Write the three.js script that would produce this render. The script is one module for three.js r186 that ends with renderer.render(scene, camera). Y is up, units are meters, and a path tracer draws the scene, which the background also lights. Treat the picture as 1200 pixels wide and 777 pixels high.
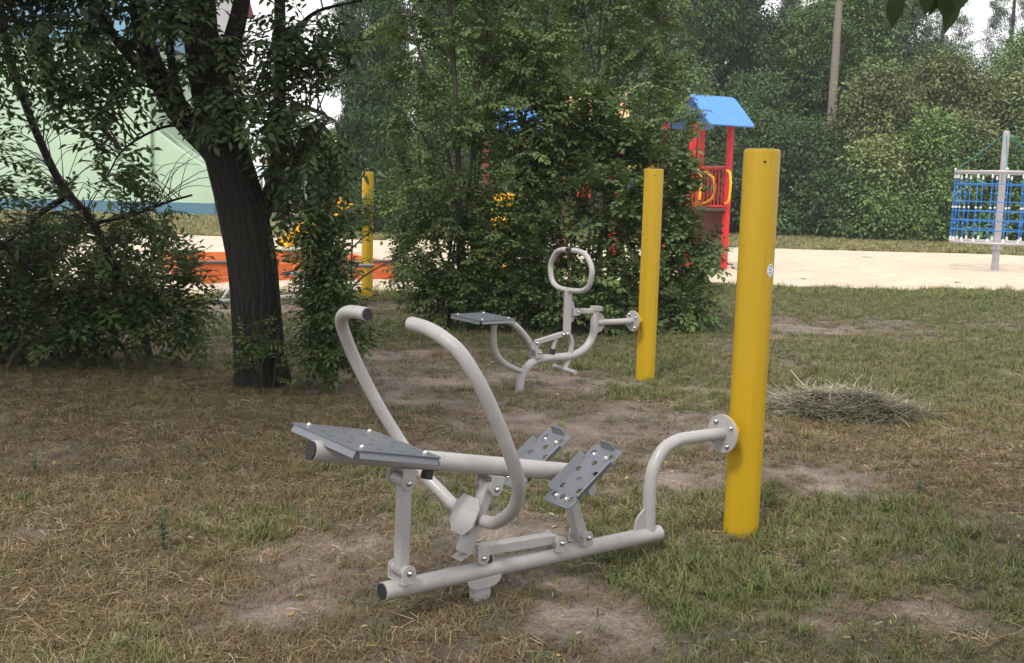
import * as THREE from 'three';
import { mergeGeometries } from 'three/addons/utils/BufferGeometryUtils.js';
import { RoundedBoxGeometry } from 'three/addons/geometries/RoundedBoxGeometry.js';

// ---------------------------------------------------------------- camera, sky, sun, exposure
const scene = new THREE.Scene();
const camera = new THREE.PerspectiveCamera(35.05, 1024 / 663, 0.1, 1500);
camera.position.set(0, 1.6, 0);
camera.rotation.order = 'YXZ';
camera.rotation.set(-0.133, 0, 0.0265);
scene.add(camera);
const renderer = new THREE.WebGLRenderer({ antialias: true });
renderer.setSize(1024, 663);
renderer.toneMapping = THREE.LinearToneMapping;
renderer.toneMappingExposure = 1.95;
renderer.shadowMap.enabled = true;

function rngOf(seed) { let a = seed >>> 0; return () => { a = (a + 0x6d2b79f5) | 0; let t = Math.imul(a ^ (a >>> 15), 1 | a); t = (t + Math.imul(t ^ (t >>> 7), 61 | t)) ^ t; return ((t ^ (t >>> 14)) >>> 0) / 4294967296; }; }
const hash = (ix, iy, s = 0) => { let h = Math.imul(ix | 0, 374761393) + Math.imul(iy | 0, 668265263) + Math.imul(s | 0, 2147483647 ^ 0x5bd1e995); h = Math.imul(h ^ (h >>> 13), 1274126177); return ((h ^ (h >>> 16)) >>> 0) / 4294967296; };
const mod = (a, n) => ((a % n) + n) % n, lerp = THREE.MathUtils.lerp, clamp = THREE.MathUtils.clamp, sstep = (a, b, x) => { const t = clamp((x - a) / (b - a), 0, 1); return t * t * (3 - 2 * t); };
function vnoise(x, y, s = 0, p = 0) {   // value noise, tiling with period p when given
  const ix = Math.floor(x), iy = Math.floor(y), fx = x - ix, fy = y - iy, u = fx * fx * (3 - 2 * fx), v = fy * fy * (3 - 2 * fy);
  const h = (a, b) => (p ? hash(mod(a, p), mod(b, p), s) : hash(a, b, s));
  return lerp(lerp(h(ix, iy), h(ix + 1, iy), u), lerp(h(ix, iy + 1), h(ix + 1, iy + 1), u), v);
}
function fbm(x, y, oct = 4, s = 0, p = 0) { let a = 0.5, sum = 0, n = 0; for (let i = 0; i < oct; i++) { sum += a * vnoise(x, y, s + i * 17, p); n += a; x *= 2; y *= 2; p *= 2; a *= 0.5; } return sum / n; }

{ // overcast sky: brighter towards the zenith, soft cloud structure
  const W = 512, H = 256, d = new Float32Array(W * H * 4);
  for (let j = 0; j < H; j++) for (let i = 0; i < W; i++) {
    const el = ((j + 0.5) / H - 0.5) * Math.PI, y = Math.max(0, Math.sin(el)), az = i / W;
    const c = fbm(az * 12, el * 5, 4, 3, 12) - 0.5;
    const L = (0.76 + 0.16 * y) * (1 + 0.22 * c), k = (j * W + i) * 4;
    d[k] = L * 1.0; d[k + 1] = L * 1.0; d[k + 2] = L * 1.015; d[k + 3] = 1;
  }
  const t = new THREE.DataTexture(d, W, H, THREE.RGBAFormat, THREE.FloatType);
  t.mapping = THREE.EquirectangularReflectionMapping; t.magFilter = THREE.LinearFilter; t.needsUpdate = true;
  scene.background = t; scene.environment = t;
}
const sun = new THREE.DirectionalLight(new THREE.Color(1, 0.96, 0.89), 1.5);
sun.position.set(-12, 34, 10); sun.target.position.set(0, 0, -14);
sun.castShadow = true; sun.shadow.radius = 20; sun.shadow.mapSize.set(4096, 4096);
Object.assign(sun.shadow.camera, { left: -45, right: 45, top: 45, bottom: -45, near: 1, far: 150 });
scene.add(sun, sun.target);

// ---------------------------------------------------------------- helpers
const V = (x, y, z) => new THREE.Vector3(x, y, z);
const counts = {};
function numbered(name) { const n = counts[name] = (counts[name] ?? -1) + 1; return n ? name + '_' + String(n).padStart(3, '0') : name; }
function tag(o, label, category, group, kind) { o.userData.label = label; o.userData.category = category; if (group) o.userData.group = group; if (kind) o.userData.kind = kind; return o; }
function thing(name, label, category, pos = [0, 0, 0], turn = 0, group) { const g = new THREE.Group(); g.name = numbered(name); g.position.set(...pos); g.rotation.y = turn; scene.add(g); return tag(g, label, category, group); }
function part(name, geo, mat, parent) { const m = new THREE.Mesh(geo, mat); m.name = name; m.castShadow = m.receiveShadow = true; parent.add(m); return m; }
function struct(name, geo, mat, label, category) { const m = part(numbered(name), geo, mat, scene); m.userData.kind = 'structure'; if (label) tag(m, label, category); return m; }
function merge(list) { return mergeGeometries(list.map((g) => { const q = g.index ? g.toNonIndexed() : g; for (const k of Object.keys(q.attributes)) if (!['position', 'normal', 'uv'].includes(k)) q.deleteAttribute(k); return q; })); }
function moved(g, x = 0, y = 0, z = 0, rx = 0, ry = 0, rz = 0) { g.applyMatrix4(new THREE.Matrix4().compose(V(x, y, z), new THREE.Quaternion().setFromEuler(new THREE.Euler(rx, ry, rz)), V(1, 1, 1))); return g; }
function box(w, h, d, r = 0.004) { return r ? new RoundedBoxGeometry(w, h, d, 2, Math.min(r, w / 2.1, h / 2.1, d / 2.1)) : new THREE.BoxGeometry(w, h, d); }
function boxUV(g, scale = 1) { // uv in metres, by the dominant axis
  const q = g.index ? g.toNonIndexed() : g, p = q.attributes.position, n = q.attributes.normal, uv = new Float32Array(p.count * 2);
  for (let i = 0; i < p.count; i++) { const x = Math.abs(n.getX(i)), y = Math.abs(n.getY(i)), z = Math.abs(n.getZ(i)); const a = y > x && y > z ? [p.getX(i), p.getZ(i)] : x > z ? [p.getZ(i), p.getY(i)] : [p.getX(i), p.getY(i)]; uv[2 * i] = a[0] * scale; uv[2 * i + 1] = a[1] * scale; }
  q.setAttribute('uv', new THREE.BufferAttribute(uv, 2)); return q;
}
function smooth(pts, n) { return new THREE.CatmullRomCurve3(pts.map((p) => (p.isVector3 ? p : V(...p))), false, 'centripetal').getPoints(n); }
// sweep a circle along points; radii is a number or a function of (0..1); wob(angle, t) scales the radius
function sweep(pts, radii, sides = 16, caps = true, wob) {
  const n = pts.length, rad = typeof radii === 'function' ? radii : () => radii, pos = [], nor = [], uv = [], idx = [];
  const T = pts.map((p, i) => pts[Math.min(n - 1, i + 1)].clone().sub(pts[Math.max(0, i - 1)]).normalize());
  let N = Math.abs(T[0].y) < 0.9 ? V(0, 1, 0) : V(1, 0, 0); N.sub(T[0].clone().multiplyScalar(N.dot(T[0]))).normalize();
  let len = 0; const uTurn = Math.max(0.25, Math.round(rad(0) * 6.28 * 4) / 4);
  for (let i = 0; i < n; i++) {
    if (i) { len += pts[i].distanceTo(pts[i - 1]); N = N.clone().sub(T[i].clone().multiplyScalar(N.dot(T[i]))).normalize(); }
    const B = T[i].clone().cross(N), t = i / (n - 1), r0 = rad(t);
    for (let k = 0; k <= sides; k++) {
      const a = (k / sides) * Math.PI * 2, r = r0 * (wob ? wob(a, t, len) : 1), c = Math.cos(a), s = Math.sin(a), x = N.x * c + B.x * s, y = N.y * c + B.y * s, z = N.z * c + B.z * s;
      pos.push(pts[i].x + x * r, pts[i].y + y * r, pts[i].z + z * r); nor.push(x, y, z); uv.push((k / sides) * uTurn, len);
    }
  }
  for (let i = 0; i < n - 1; i++) for (let k = 0; k < sides; k++) { const a = i * (sides + 1) + k, b = a + sides + 1; idx.push(a, a + 1, b, b, a + 1, b + 1); }
  if (caps) for (const [i, sg] of [[0, -1], [n - 1, 1]]) {
    const c0 = pos.length / 3, d = T[i].clone().multiplyScalar(sg);
    pos.push(pts[i].x, pts[i].y, pts[i].z); nor.push(d.x, d.y, d.z); uv.push(0, 0);
    for (let k = 0; k <= sides; k++) { const a = i * (sides + 1) + k; pos.push(pos[3 * a], pos[3 * a + 1], pos[3 * a + 2]); nor.push(d.x, d.y, d.z); uv.push(0.02 * Math.cos(k), 0.02 * Math.sin(k)); }
    for (let k = 0; k < sides; k++) sg > 0 ? idx.push(c0, c0 + 1 + k, c0 + 2 + k) : idx.push(c0, c0 + 2 + k, c0 + 1 + k);
  }
  const g = new THREE.BufferGeometry();
  g.setAttribute('position', new THREE.Float32BufferAttribute(pos, 3)); g.setAttribute('normal', new THREE.Float32BufferAttribute(nor, 3)); g.setAttribute('uv', new THREE.Float32BufferAttribute(uv, 2)); g.setIndex(idx);
  if (wob) g.computeVertexNormals();
  return g;
}
const tubeOf = (pts, r, n = 40, sides = 20, caps = true) => sweep(smooth(pts, n), r, sides, caps);
const bar = (a, b, r, sides = 14) => sweep([V(...a), V(...b)], r, sides);
function beamBox(a, b, w, h, r = 0.005) { // rounded box from a to b
  const A = V(...a), B = V(...b), d = B.clone().sub(A), L = d.length(), g = boxUV(box(L, h, w, r));
  const X = d.normalize(), up = Math.abs(X.y) > 0.95 ? V(1, 0, 0) : V(0, 1, 0), Z = X.clone().cross(up).normalize(), Y = Z.clone().cross(X);
  return g.applyMatrix4(new THREE.Matrix4().makeBasis(X, Y, Z).setPosition(A.add(B).multiplyScalar(0.5)));
}
function plate(shape, thick, bevel = 0.001) { return new THREE.ExtrudeGeometry(shape, { depth: thick, bevelEnabled: bevel > 0, bevelSize: bevel, bevelThickness: bevel, bevelSegments: 1, curveSegments: 10 }); }
const lin = (r, g, b) => new THREE.Color().setRGB(r, g, b);

// ---------------------------------------------------------------- textures
function tex(size, f, srgb = false, repeat = 1) {
  const d = new Uint8Array(size * size * 4);
  for (let j = 0; j < size; j++) for (let i = 0; i < size; i++) { const c = f(i / size, j / size), k = (j * size + i) * 4; d[k] = clamp(c[0], 0, 1) * 255; d[k + 1] = clamp(c[1], 0, 1) * 255; d[k + 2] = clamp(c[2], 0, 1) * 255; d[k + 3] = 255; }
  const t = new THREE.DataTexture(d, size, size); t.wrapS = t.wrapT = THREE.RepeatWrapping; t.magFilter = THREE.LinearFilter; t.minFilter = THREE.LinearMipmapLinearFilter; t.generateMipmaps = true; t.repeat.set(repeat, repeat); t.needsUpdate = true;
  if (srgb) t.colorSpace = THREE.SRGBColorSpace;
  return t;
}
const grey = (v) => [v, v, v];
// crumbly soil with thin straw flecks, drawn as strokes into a float buffer
const SO = 1024, soilV = new Float32Array(SO * SO), soilH = new Float32Array(SO * SO);
for (let j = 0; j < SO; j++) for (let i = 0; i < SO; i++) {
  const x = i / SO, y = j / SO, a = fbm(x * 12, y * 12, 5, 5, 12), b = vnoise(x * 170, y * 170, 9, 170), c = vnoise(x * 400, y * 400, 4, 400);
  soilV[j * SO + i] = 0.40 + 0.34 * (a - 0.5) + 0.2 * (b - 0.5) + 0.16 * (c - 0.5); soilH[j * SO + i] = 0.45 + 0.4 * (a - 0.5) + 0.35 * (b - 0.5) + 0.15 * (c - 0.5);
}
{ const r = rngOf(41);
  for (let k = 0; k < 9000; k++) {
    let x = r() * SO, y = r() * SO, a = r() * 6.283; const L = 4 + r() * 26, tone = r() < 0.72 ? 0.5 + r() * 0.38 : 0.12 + r() * 0.16, bend = (r() - 0.5) * 0.06;
    for (let s = 0; s < L; s++) { x += Math.cos(a); y += Math.sin(a); a += bend; const q = mod(Math.round(y), SO) * SO + mod(Math.round(x), SO); soilV[q] = lerp(soilV[q], tone, 0.75); soilH[q] = Math.max(soilH[q], 0.6 + 0.3 * r()); }
  } }
const soilMap = tex(SO, (x, y) => { const v = soilV[Math.floor(y * SO) * SO + Math.floor(x * SO)]; return [v * 1.03, v, v * 0.95]; }, false, 1 / 2.2);
const soilBump = tex(SO, (x, y) => grey(soilH[Math.floor(y * SO) * SO + Math.floor(x * SO)]), false, 1 / 2.2);
const sandMap = tex(512, (x, y) => { const a = fbm(x * 8, y * 8, 5, 2, 8), b = vnoise(x * 190, y * 190, 3, 190), v = 0.84 + 0.26 * (a - 0.5) + 0.14 * (b - 0.5) - (vnoise(x * 60, y * 60, 8, 60) > 0.93 ? 0.14 : 0); return [v, v * 0.985, v * 0.96]; }, false, 1 / 3);
const sandBump = tex(512, (x, y) => { const q = fbm(x * 9, y * 9, 3, 6, 9); return grey(0.5 + 0.9 * (q - 0.5) + 0.15 * (vnoise(x * 120, y * 120, 7, 120) - 0.5)); }, false, 1 / 3);
const vper = (x, y, s, px, py) => { const ix = Math.floor(x), iy = Math.floor(y), fx = x - ix, fy = y - iy, u = fx * fx * (3 - 2 * fx), v = fy * fy * (3 - 2 * fy), h = (a, b) => hash(mod(a, px), mod(b, py), s); return lerp(lerp(h(ix, iy), h(ix + 1, iy), u), lerp(h(ix, iy + 1), h(ix + 1, iy + 1), u), v); };
const barkH = (x, y) => { const w = vper(x * 4, y * 5, 11, 4, 5) - 0.5, f = Math.abs(((x * 16 + 1.4 * w + 0.9 * (vper(x * 16, y * 9, 15, 16, 9) - 0.5)) % 1) - 0.5) * 2, br = vper(x * 16, y * 7, 12, 16, 7); return clamp(0.15 + 0.6 * Math.pow(f, 0.6) * (0.5 + 0.7 * br) + 0.22 * (vper(x * 64, y * 24, 13, 64, 24) - 0.5), 0, 1); };
const barkBump = tex(512, (x, y) => grey(barkH(x, y)));
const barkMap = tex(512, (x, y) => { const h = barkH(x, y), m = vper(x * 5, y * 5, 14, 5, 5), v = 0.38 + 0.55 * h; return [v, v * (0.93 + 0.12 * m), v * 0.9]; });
const paintMap = tex(512, (x, y) => { const a = fbm(x * 6, y * 6, 5, 21, 6), s = vnoise(x * 90, y * 90, 22, 90), w = fbm(x * 20, y * 20, 3, 25, 20), sc = Math.abs(vnoise(x * 30 + 3 * a, y * 4, 26, 0) - 0.5) < 0.006 && a > 0.5 ? 0.16 : 0, v = 0.93 + 0.2 * (a - 0.5) - (s > 0.95 ? 0.16 : 0) - 0.5 * Math.max(0, w - 0.66) - sc; return [v, v * 0.985, v * 0.965]; }, false, 1.6);
const paintBump = tex(256, (x, y) => grey(0.5 + 0.5 * (fbm(x * 40, y * 40, 3, 23, 40) - 0.5)), false, 4);
const paintRough = tex(256, (x, y) => grey(0.33 + 0.5 * (fbm(x * 8, y * 8, 4, 24, 8) - 0.3)), false, 2);
const woodMap = tex(512, (x, y) => { const w = fbm(x * 3, y * 40, 4, 31, 0) , g = vnoise(x * 5 + 6 * w, y * 90, 32, 0), v = 0.72 + 0.3 * (w - 0.5) + 0.25 * (g - 0.5); return [v, v * 0.96, v * 0.9]; });
const plasterMap = tex(512, (x, y) => { const a = fbm(x * 4, y * 4, 5, 36, 4), b = fbm(x * 40, y * 6, 3, 37, 0), v = 0.93 + 0.16 * (a - 0.5) + 0.06 * (b - 0.5); return [v, v, v * 0.99]; }, false, 0.2);

// ---------------------------------------------------------------- materials
const std = (o) => new THREE.MeshStandardMaterial(o);
const M = {
  ground: std({ map: soilMap, bumpMap: soilBump, bumpScale: 0.012, roughness: 1, vertexColors: true }),
  sand: std({ color: lin(0.59, 0.485, 0.38), map: sandMap, bumpMap: sandBump, bumpScale: 0.06, roughness: 1 }),
  grey: std({ color: lin(0.375, 0.36, 0.362), map: paintMap, roughnessMap: paintRough, roughness: 1, bumpMap: paintBump, bumpScale: 0.0003 }),
  plate: std({ color: lin(0.17, 0.182, 0.208), map: paintMap, roughness: 0.4, metalness: 0.35, bumpMap: paintBump, bumpScale: 0.0004 }),
  yellow: std({ color: lin(0.49, 0.31, 0.006), map: paintMap, roughness: 0.42, bumpMap: paintBump, bumpScale: 0.0003 }),
  rubber: std({ color: lin(0.014, 0.014, 0.015), roughness: 0.6 }),
  steel: std({ color: lin(0.62, 0.62, 0.64), metalness: 1, roughness: 0.22 }),
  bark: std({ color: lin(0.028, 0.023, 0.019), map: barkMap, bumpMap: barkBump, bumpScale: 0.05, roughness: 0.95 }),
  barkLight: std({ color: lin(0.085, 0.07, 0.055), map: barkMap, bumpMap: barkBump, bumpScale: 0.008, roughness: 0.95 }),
  twig: std({ color: lin(0.05, 0.042, 0.03), roughness: 0.9 }),
  orange: std({ color: lin(0.78, 0.17, 0.03), map: woodMap, roughness: 0.65 }),
  seatWood: std({ color: lin(0.09, 0.075, 0.07), map: woodMap, roughness: 0.7 }),
  red: std({ color: lin(0.60, 0.018, 0.022), map: paintMap, roughness: 0.4 }),
  maroon: std({ color: lin(0.15, 0.04, 0.035), map: paintMap, roughness: 0.6 }),
  blueRoof: std({ color: lin(0.06, 0.235, 0.72), map: paintMap, roughness: 0.5 }),
  orangePanel: std({ color: lin(0.62, 0.14, 0.03), roughness: 0.5 }),
  tan: std({ color: lin(0.62, 0.36, 0.17), map: paintMap, roughness: 0.7 }),
  yellowPlastic: std({ color: lin(0.78, 0.42, 0.01), roughness: 0.4 }),
  rope: std({ color: lin(0.02, 0.17, 0.52), roughness: 0.8 }),
  ropeTeal: std({ color: lin(0.02, 0.16, 0.17), roughness: 0.8 }),
  galvan: std({ color: lin(0.42, 0.41, 0.44), map: paintMap, metalness: 0.3, roughness: 0.5 }),
  clip: std({ color: lin(0.6, 0.6, 0.55), roughness: 0.5 }),
  greenWall: std({ color: lin(0.47, 0.62, 0.45), map: plasterMap, roughness: 0.95 }),
  bluePaint: std({ color: lin(0.09, 0.20, 0.27), map: plasterMap, roughness: 0.8 }),
  whiteWall: std({ color: lin(0.66, 0.62, 0.64), map: plasterMap, roughness: 0.95 }),
  roofTile: std({ color: lin(0.42, 0.13, 0.11), map: plasterMap, roughness: 0.8 }),
  glass: std({ color: lin(0.03, 0.035, 0.04), roughness: 0.08, metalness: 0 }),
  frame: std({ color: lin(0.16, 0.10, 0.065), roughness: 0.7 }),
  fence: std({ color: lin(0.13, 0.12, 0.12), map: woodMap, roughness: 0.9 }),
  poleWood: std({ color: lin(0.26, 0.225, 0.20), map: woodMap, roughness: 0.95 }),
  hay: std({ color: lin(0.30, 0.235, 0.15), roughness: 0.95, vertexColors: false }),
};
const leafMat = (c, tr = 0.35, rough = 0.55) => new THREE.MeshPhysicalMaterial({ color: lin(...c), vertexColors: true, roughness: rough, specularIntensity: 0.5, ...(tr ? { transmission: tr, thickness: 0 } : {}), side: THREE.DoubleSide });

// ---------------------------------------------------------------- ground
const SOIL = [[-0.81, -3.77, .34], [0.22, -3.62, .26], [0.5, -6.5, .6], [-0.1, -8.0, .8], [-0.75, -9.3, .8], [1.1, -7.7, .5], [-0.45, -4.35, .5], [0.0, -4.7, .35], [0.85, -7.14, .95], [-0.29, -8.8, 1.0], [-1.04, -9.83, .6], [3.83, -13.0, 1.0], [0.51, -5.8, .32], [1.8, -5.92, .33], [1.0, -5.84, .3], [0.1, -4.09, .2], [0.02, -7.32, .5], [1.42, -4.0, .18], [1.84, -8.53, .3], [-3.3, -13.6, 0.8], [0.6, -8.6, 0.5]];
const GREEN = [[4.23, -10.71, 1.7], [0.88, -10.5, .9], [1.0, -4.45, .5], [1.7, -4.98, .55], [2.04, -4.32, .4], [-0.15, -5.1, .38], [0.28, -6.15, .33], [-0.69, -5.68, .32], [0.14, -7.63, .28], [-1.17, -4.75, .28], [-1.3, -3.44, .22], [0.57, -4.65, .3], [0.71, -4.04, .34], [-0.58, -3.95, .18], [1.43, -5.24, .4], [2.14, -13.07, 1.2], [5.58, -17.0, 3.0], [9, -17, 3], [-3.4, -12.2, 1.4], [-1.6, -12.0, 1.2], [7, -11, 2.5], [1.25, -8.6, 0.5], [3.1, -9.2, .9]];
const DRY = [[-2.92, -7.6, 1.5], [-1.31, -6.41, .9], [-2.05, -4.93, .9], [2.67, -7.0, 1.0], [2.63, -6.0, .6], [-1.61, -5.59, .8], [-1.71, -3.71, .5], [2.12, -7.03, .6], [-4.5, -6.8, 2], [4.2, -7.4, 1]];
const blobs2 = (L, x, z) => { let m = 0; for (const [a, b, r] of L) { const d = ((x - a) ** 2 + (z - b) ** 2) / (r * r); if (d < 6) m = Math.max(m, Math.exp(-d * 0.9)); } return m; };
function cover(x, z) {
  const wx = x + 0.5 * (fbm(x * 1.7, z * 1.7, 3, 51) - 0.5), wz = z + 0.5 * (fbm(x * 1.7, z * 1.7, 3, 52) - 0.5), n = fbm(x * 2.3, z * 2.3, 4, 53), n2 = fbm(x * 0.8 + 9, z * 0.8, 3, 54);
  const soil = clamp(blobs2(SOIL, wx, wz) * 1.15 + (n - 0.56) * 2.2 - 0.08, 0, 1);
  const green = clamp(blobs2(GREEN, wx, wz) * 1.0 + (n2 - 0.5) * 1.0 + 0.12 + 0.30 * sstep(-0.6, 1.2, x) - soil * 0.9, 0, 1);
  const dry = clamp(blobs2(DRY, wx, wz) + (fbm(x * 1.3, z * 1.3, 3, 55) - 0.5) * 0.8 + 0.15, 0, 1);
  const tuftN = fbm(x * 7, z * 7, 3, 58);
  return { soil, green: clamp(green * (0.15 + 1.55 * tuftN), 0, 1), dry };
}
const groundH = (x, z) => { const near = sstep(40, 12, Math.hypot(x, z)); return near * (0.045 * (fbm(x * 0.9, z * 0.9, 3, 61) - 0.5) + 0.022 * (fbm(x * 4, z * 4, 3, 62) - 0.5)); };
const inSandEdge = (x, z) => {   // > 0 inside the sand area, roughly metres from its edge
  const nearZ = lerp(-14.6, -19.2, sstep(-7, 5, x)) + 1.0 * (fbm(x * 0.7, z * 0.2, 3, 71) - 0.5) + 0.9 * (fbm(x * 2.6, z * 2.6, 2, 73) - 0.5), farZ = -33.2 + 1.4 * (fbm(x * 0.3, 3, 3, 72) - 0.5) + (x < -4 ? 1.5 : 0);
  return Math.min(nearZ - z, z - farZ, x + 22, 24 - x);
};
function gridLines(fineA, fineB, step, end, grow) {
  const out = []; for (let v = fineA; v <= fineB + 1e-6; v += step) out.push(v);
  let s = step, v = fineB; while (v < end) { s *= grow; v += s; out.push(v); }
  s = step; v = fineA; while (v > -end) { s *= grow; v -= s; out.unshift(v); }
  return out;
}
function sheet(xs, zs, hf, colf, uvf) {
  const nx = xs.length, nz = zs.length, pos = new Float32Array(nx * nz * 3), uv = new Float32Array(nx * nz * 2), col = colf && new Float32Array(nx * nz * 3), idx = [];
  for (let j = 0; j < nz; j++) for (let i = 0; i < nx; i++) {
    const k = j * nx + i, x = xs[i], z = zs[j]; pos.set([x, hf(x, z), z], k * 3); uv.set([x, z], k * 2); if (colf) col.set(colf(x, z), k * 3);
    if (i < nx - 1 && j < nz - 1) idx.push(k, k + nx, k + 1, k + 1, k + nx, k + nx + 1);
  }
  const g = new THREE.BufferGeometry(); g.setAttribute('position', new THREE.BufferAttribute(pos, 3)); g.setAttribute('uv', new THREE.BufferAttribute(uv, 2)); if (colf) g.setAttribute('color', new THREE.BufferAttribute(col, 3)); g.setIndex(idx); g.computeVertexNormals(); return g;
}
const mix3 = (a, b, t) => [lerp(a[0], b[0], t), lerp(a[1], b[1], t), lerp(a[2], b[2], t)];
{
  const xs = gridLines(-5, 6, 0.06, 600, 1.09), zs = gridLines(-14, -2.6, 0.06, 600, 1.09);
  const col = (x, z) => {
        const c = cover(x, z); let k = mix3([0.19, 0.155, 0.12], [0.21, 0.15, 0.10], c.dry); k = mix3(k, [0.20, 0.195, 0.10], c.green * 0.75); k = mix3(k, [0.42, 0.332, 0.285], c.soil);
    const n = 0.65 + 0.7 * fbm(x * 5, z * 5, 4, 57); return k.map((v) => v * n);
  };
  struct('ground', sheet(xs, zs, groundH, col), M.ground, 'patchy dry lawn ground with bare trodden soil under the gym machines', 'ground');
  // sand: a ragged sheet laid on the ground
  const sx = [], sz = []; for (let x = -22; x <= 24; x += 0.16) sx.push(x); for (let z = -36; z <= -13.5; z += 0.16) sz.push(z);
  const g = sheet(sx, sz, (x, z) => { const e = inSandEdge(x, z); return groundH(x, z) + lerp(-0.06, 0.03, sstep(-0.25, 0.5, e)) + (0.05 * (fbm(x * 1.2, z * 1.2, 2, 74) - 0.5) + 0.07 * (fbm(x * 3.1, z * 3.1, 2, 75) - 0.5)) * sstep(0, 1.5, e); });
  const keep = [], p = g.attributes.position, id = g.index.array;
  for (let i = 0; i < id.length; i += 3) { let m = -9; for (let q = 0; q < 3; q++) m = Math.max(m, inSandEdge(p.getX(id[i + q]), p.getZ(id[i + q]))); if (m > -0.3) keep.push(id[i], id[i + 1], id[i + 2]); }
  g.setIndex(keep);
  struct('sand', g, M.sand, 'pale sand of the playground area', 'sand');
}

// ---------------------------------------------------------------- yellow posts
const stickerTex = (() => { const c = document.createElement('canvas'); c.width = 128; c.height = 192; const g = c.getContext('2d'); g.fillStyle = '#d9dde2'; g.fillRect(0, 0, 128, 192); g.fillStyle = '#7f93b8'; g.beginPath(); g.arc(64, 62, 40, 0, 7); g.fill(); g.fillStyle = '#dfe4ea'; g.beginPath(); g.arc(52, 58, 15, 0, 7); g.arc(80, 66, 12, 0, 7); g.fill(); g.fillStyle = '#6f7b92'; g.fillRect(14, 116, 100, 12); g.fillRect(22, 138, 84, 8); g.fillRect(14, 156, 100, 8); g.fillRect(30, 172, 66, 6); const t = new THREE.CanvasTexture(c); t.colorSpace = THREE.SRGBColorSpace; return t; })();
function flangeDisc(r, t) { return new THREE.LatheGeometry([[0, 0], [r - 0.002, 0], [r, 0.002], [r, t - 0.002], [r - 0.002, t], [0, t]].map((a) => new THREE.Vector2(...a)), 40).rotateZ(-Math.PI / 2); }
function bolt(r = 0.011) { return merge([moved(new THREE.CylinderGeometry(r * 1.35, r * 1.35, 0.003, 16), 0, 0.0015), moved(new THREE.SphereGeometry(r, 14, 8, 0, 6.3, 0, 1.57), 0, 0.003)]); }
const boltGeo = bolt();
function addBolt(parent, p, dir, s = 1) { const m = part('bolt', boltGeo, M.steel, parent); m.position.set(...p); m.quaternion.setFromUnitVectors(V(0, 1, 0), V(...dir).normalize()); m.scale.setScalar(s); return m; }
function post(x, z, turn, stubH, label, sticker, lug) { // local -x points to the machine
  const o = thing('yellow_post', label, 'post', [x, 0, z], turn, 'yellow gym posts');
  const R = 0.083, H = 1.815;
  part('pole', new THREE.LatheGeometry([[0, -0.4], [R, -0.4], [R, H - 0.004], [R - 0.004, H], [0, H]].map((a) => new THREE.Vector2(...a)), 48), M.yellow, o);
  const cap = part('cap', moved(new THREE.LatheGeometry([[0, 0], [R - 0.004, 0], [R - 0.004, 0.002], [R - 0.007, 0.004], [0, 0.004]].map((a) => new THREE.Vector2(...a)), 48), 0, H + 0.0005), M.yellow, o);
  if (lug) part('lug', moved(new THREE.TorusGeometry(0.022, 0.007, 8, 20), 0.02, H + 0.03), M.yellow, cap);
  const st = part('stub', merge([bar([-R + 0.01, stubH, 0], [-0.155, stubH, 0], 0.03, 24), moved(flangeDisc(0.09, 0.008), -0.163, stubH)]), M.yellow, o);
  const hole = part('drain_hole', moved(new THREE.CylinderGeometry(0.006, 0.006, 0.004, 12), 0, 1.76, R, Math.PI / 2), M.rubber, o); hole.rotation.y = -turn - 0.05;
  if (sticker) {
    const g = new THREE.CircleGeometry(1, 28), gp = g.attributes.position; for (let i = 0; i < gp.count; i++) { const a = gp.getX(i) * 0.27, y = gp.getY(i); gp.setXYZ(i, Math.sin(a) * (R + 0.0012), 1.27 + y * 0.031, Math.cos(a) * (R + 0.0012)); } g.computeVertexNormals();
    const s = part('sticker', g, std({ map: stickerTex, roughness: 0.5 }), o); s.rotation.y = -turn + 0.72; s.userData.label = 'small white and blue instruction sticker';
  }
  return o;
}
const TH1 = Math.atan2(0.61, 0.792), TH2 = Math.atan2(0.558, 0.83);
post(1.125, -4.885, TH1, 0.507, 'yellow steel post with a small sticker, holding the rowing machine', true);
post(1.18, -9.101, TH2, 0.515, 'yellow steel post holding the riding machine with ring handles', false);
post(-2.14, -15.32, 0.15, 0.5, 'yellow steel post among leaves beside the orange sandbox', false);

// ---------------------------------------------------------------- rowing machine
function roundedShape(w, h, r) { const s = new THREE.Shape(), a = w / 2, b = h / 2; s.moveTo(-a + r, -b); s.lineTo(a - r, -b); s.absarc(a - r, -b + r, r, -Math.PI / 2, 0); s.lineTo(a, b - r); s.absarc(a - r, b - r, r, 0, Math.PI / 2); s.lineTo(-a + r, b); s.absarc(-a + r, b - r, r, Math.PI / 2, Math.PI); s.lineTo(-a, -b + r); s.absarc(-a + r, -b + r, r, Math.PI, Math.PI * 1.5); return s; }
const earShape = (w, h) => { const s = new THREE.Shape(); s.moveTo(-w / 2, 0); s.lineTo(w / 2, 0); s.lineTo(w / 2, h - w / 2); s.absarc(0, h - w / 2, w / 2, 0, Math.PI); s.lineTo(-w / 2, 0); return s; };
function perforated(w, h, r, holes, hr, thick) { const s = roundedShape(w, h, r); for (const [x, y] of holes) { const p = new THREE.Path(); p.absarc(x, y, hr, 0, Math.PI * 2, true); s.holes.push(p); } return plate(s, thick, 0.0004); }
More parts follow.
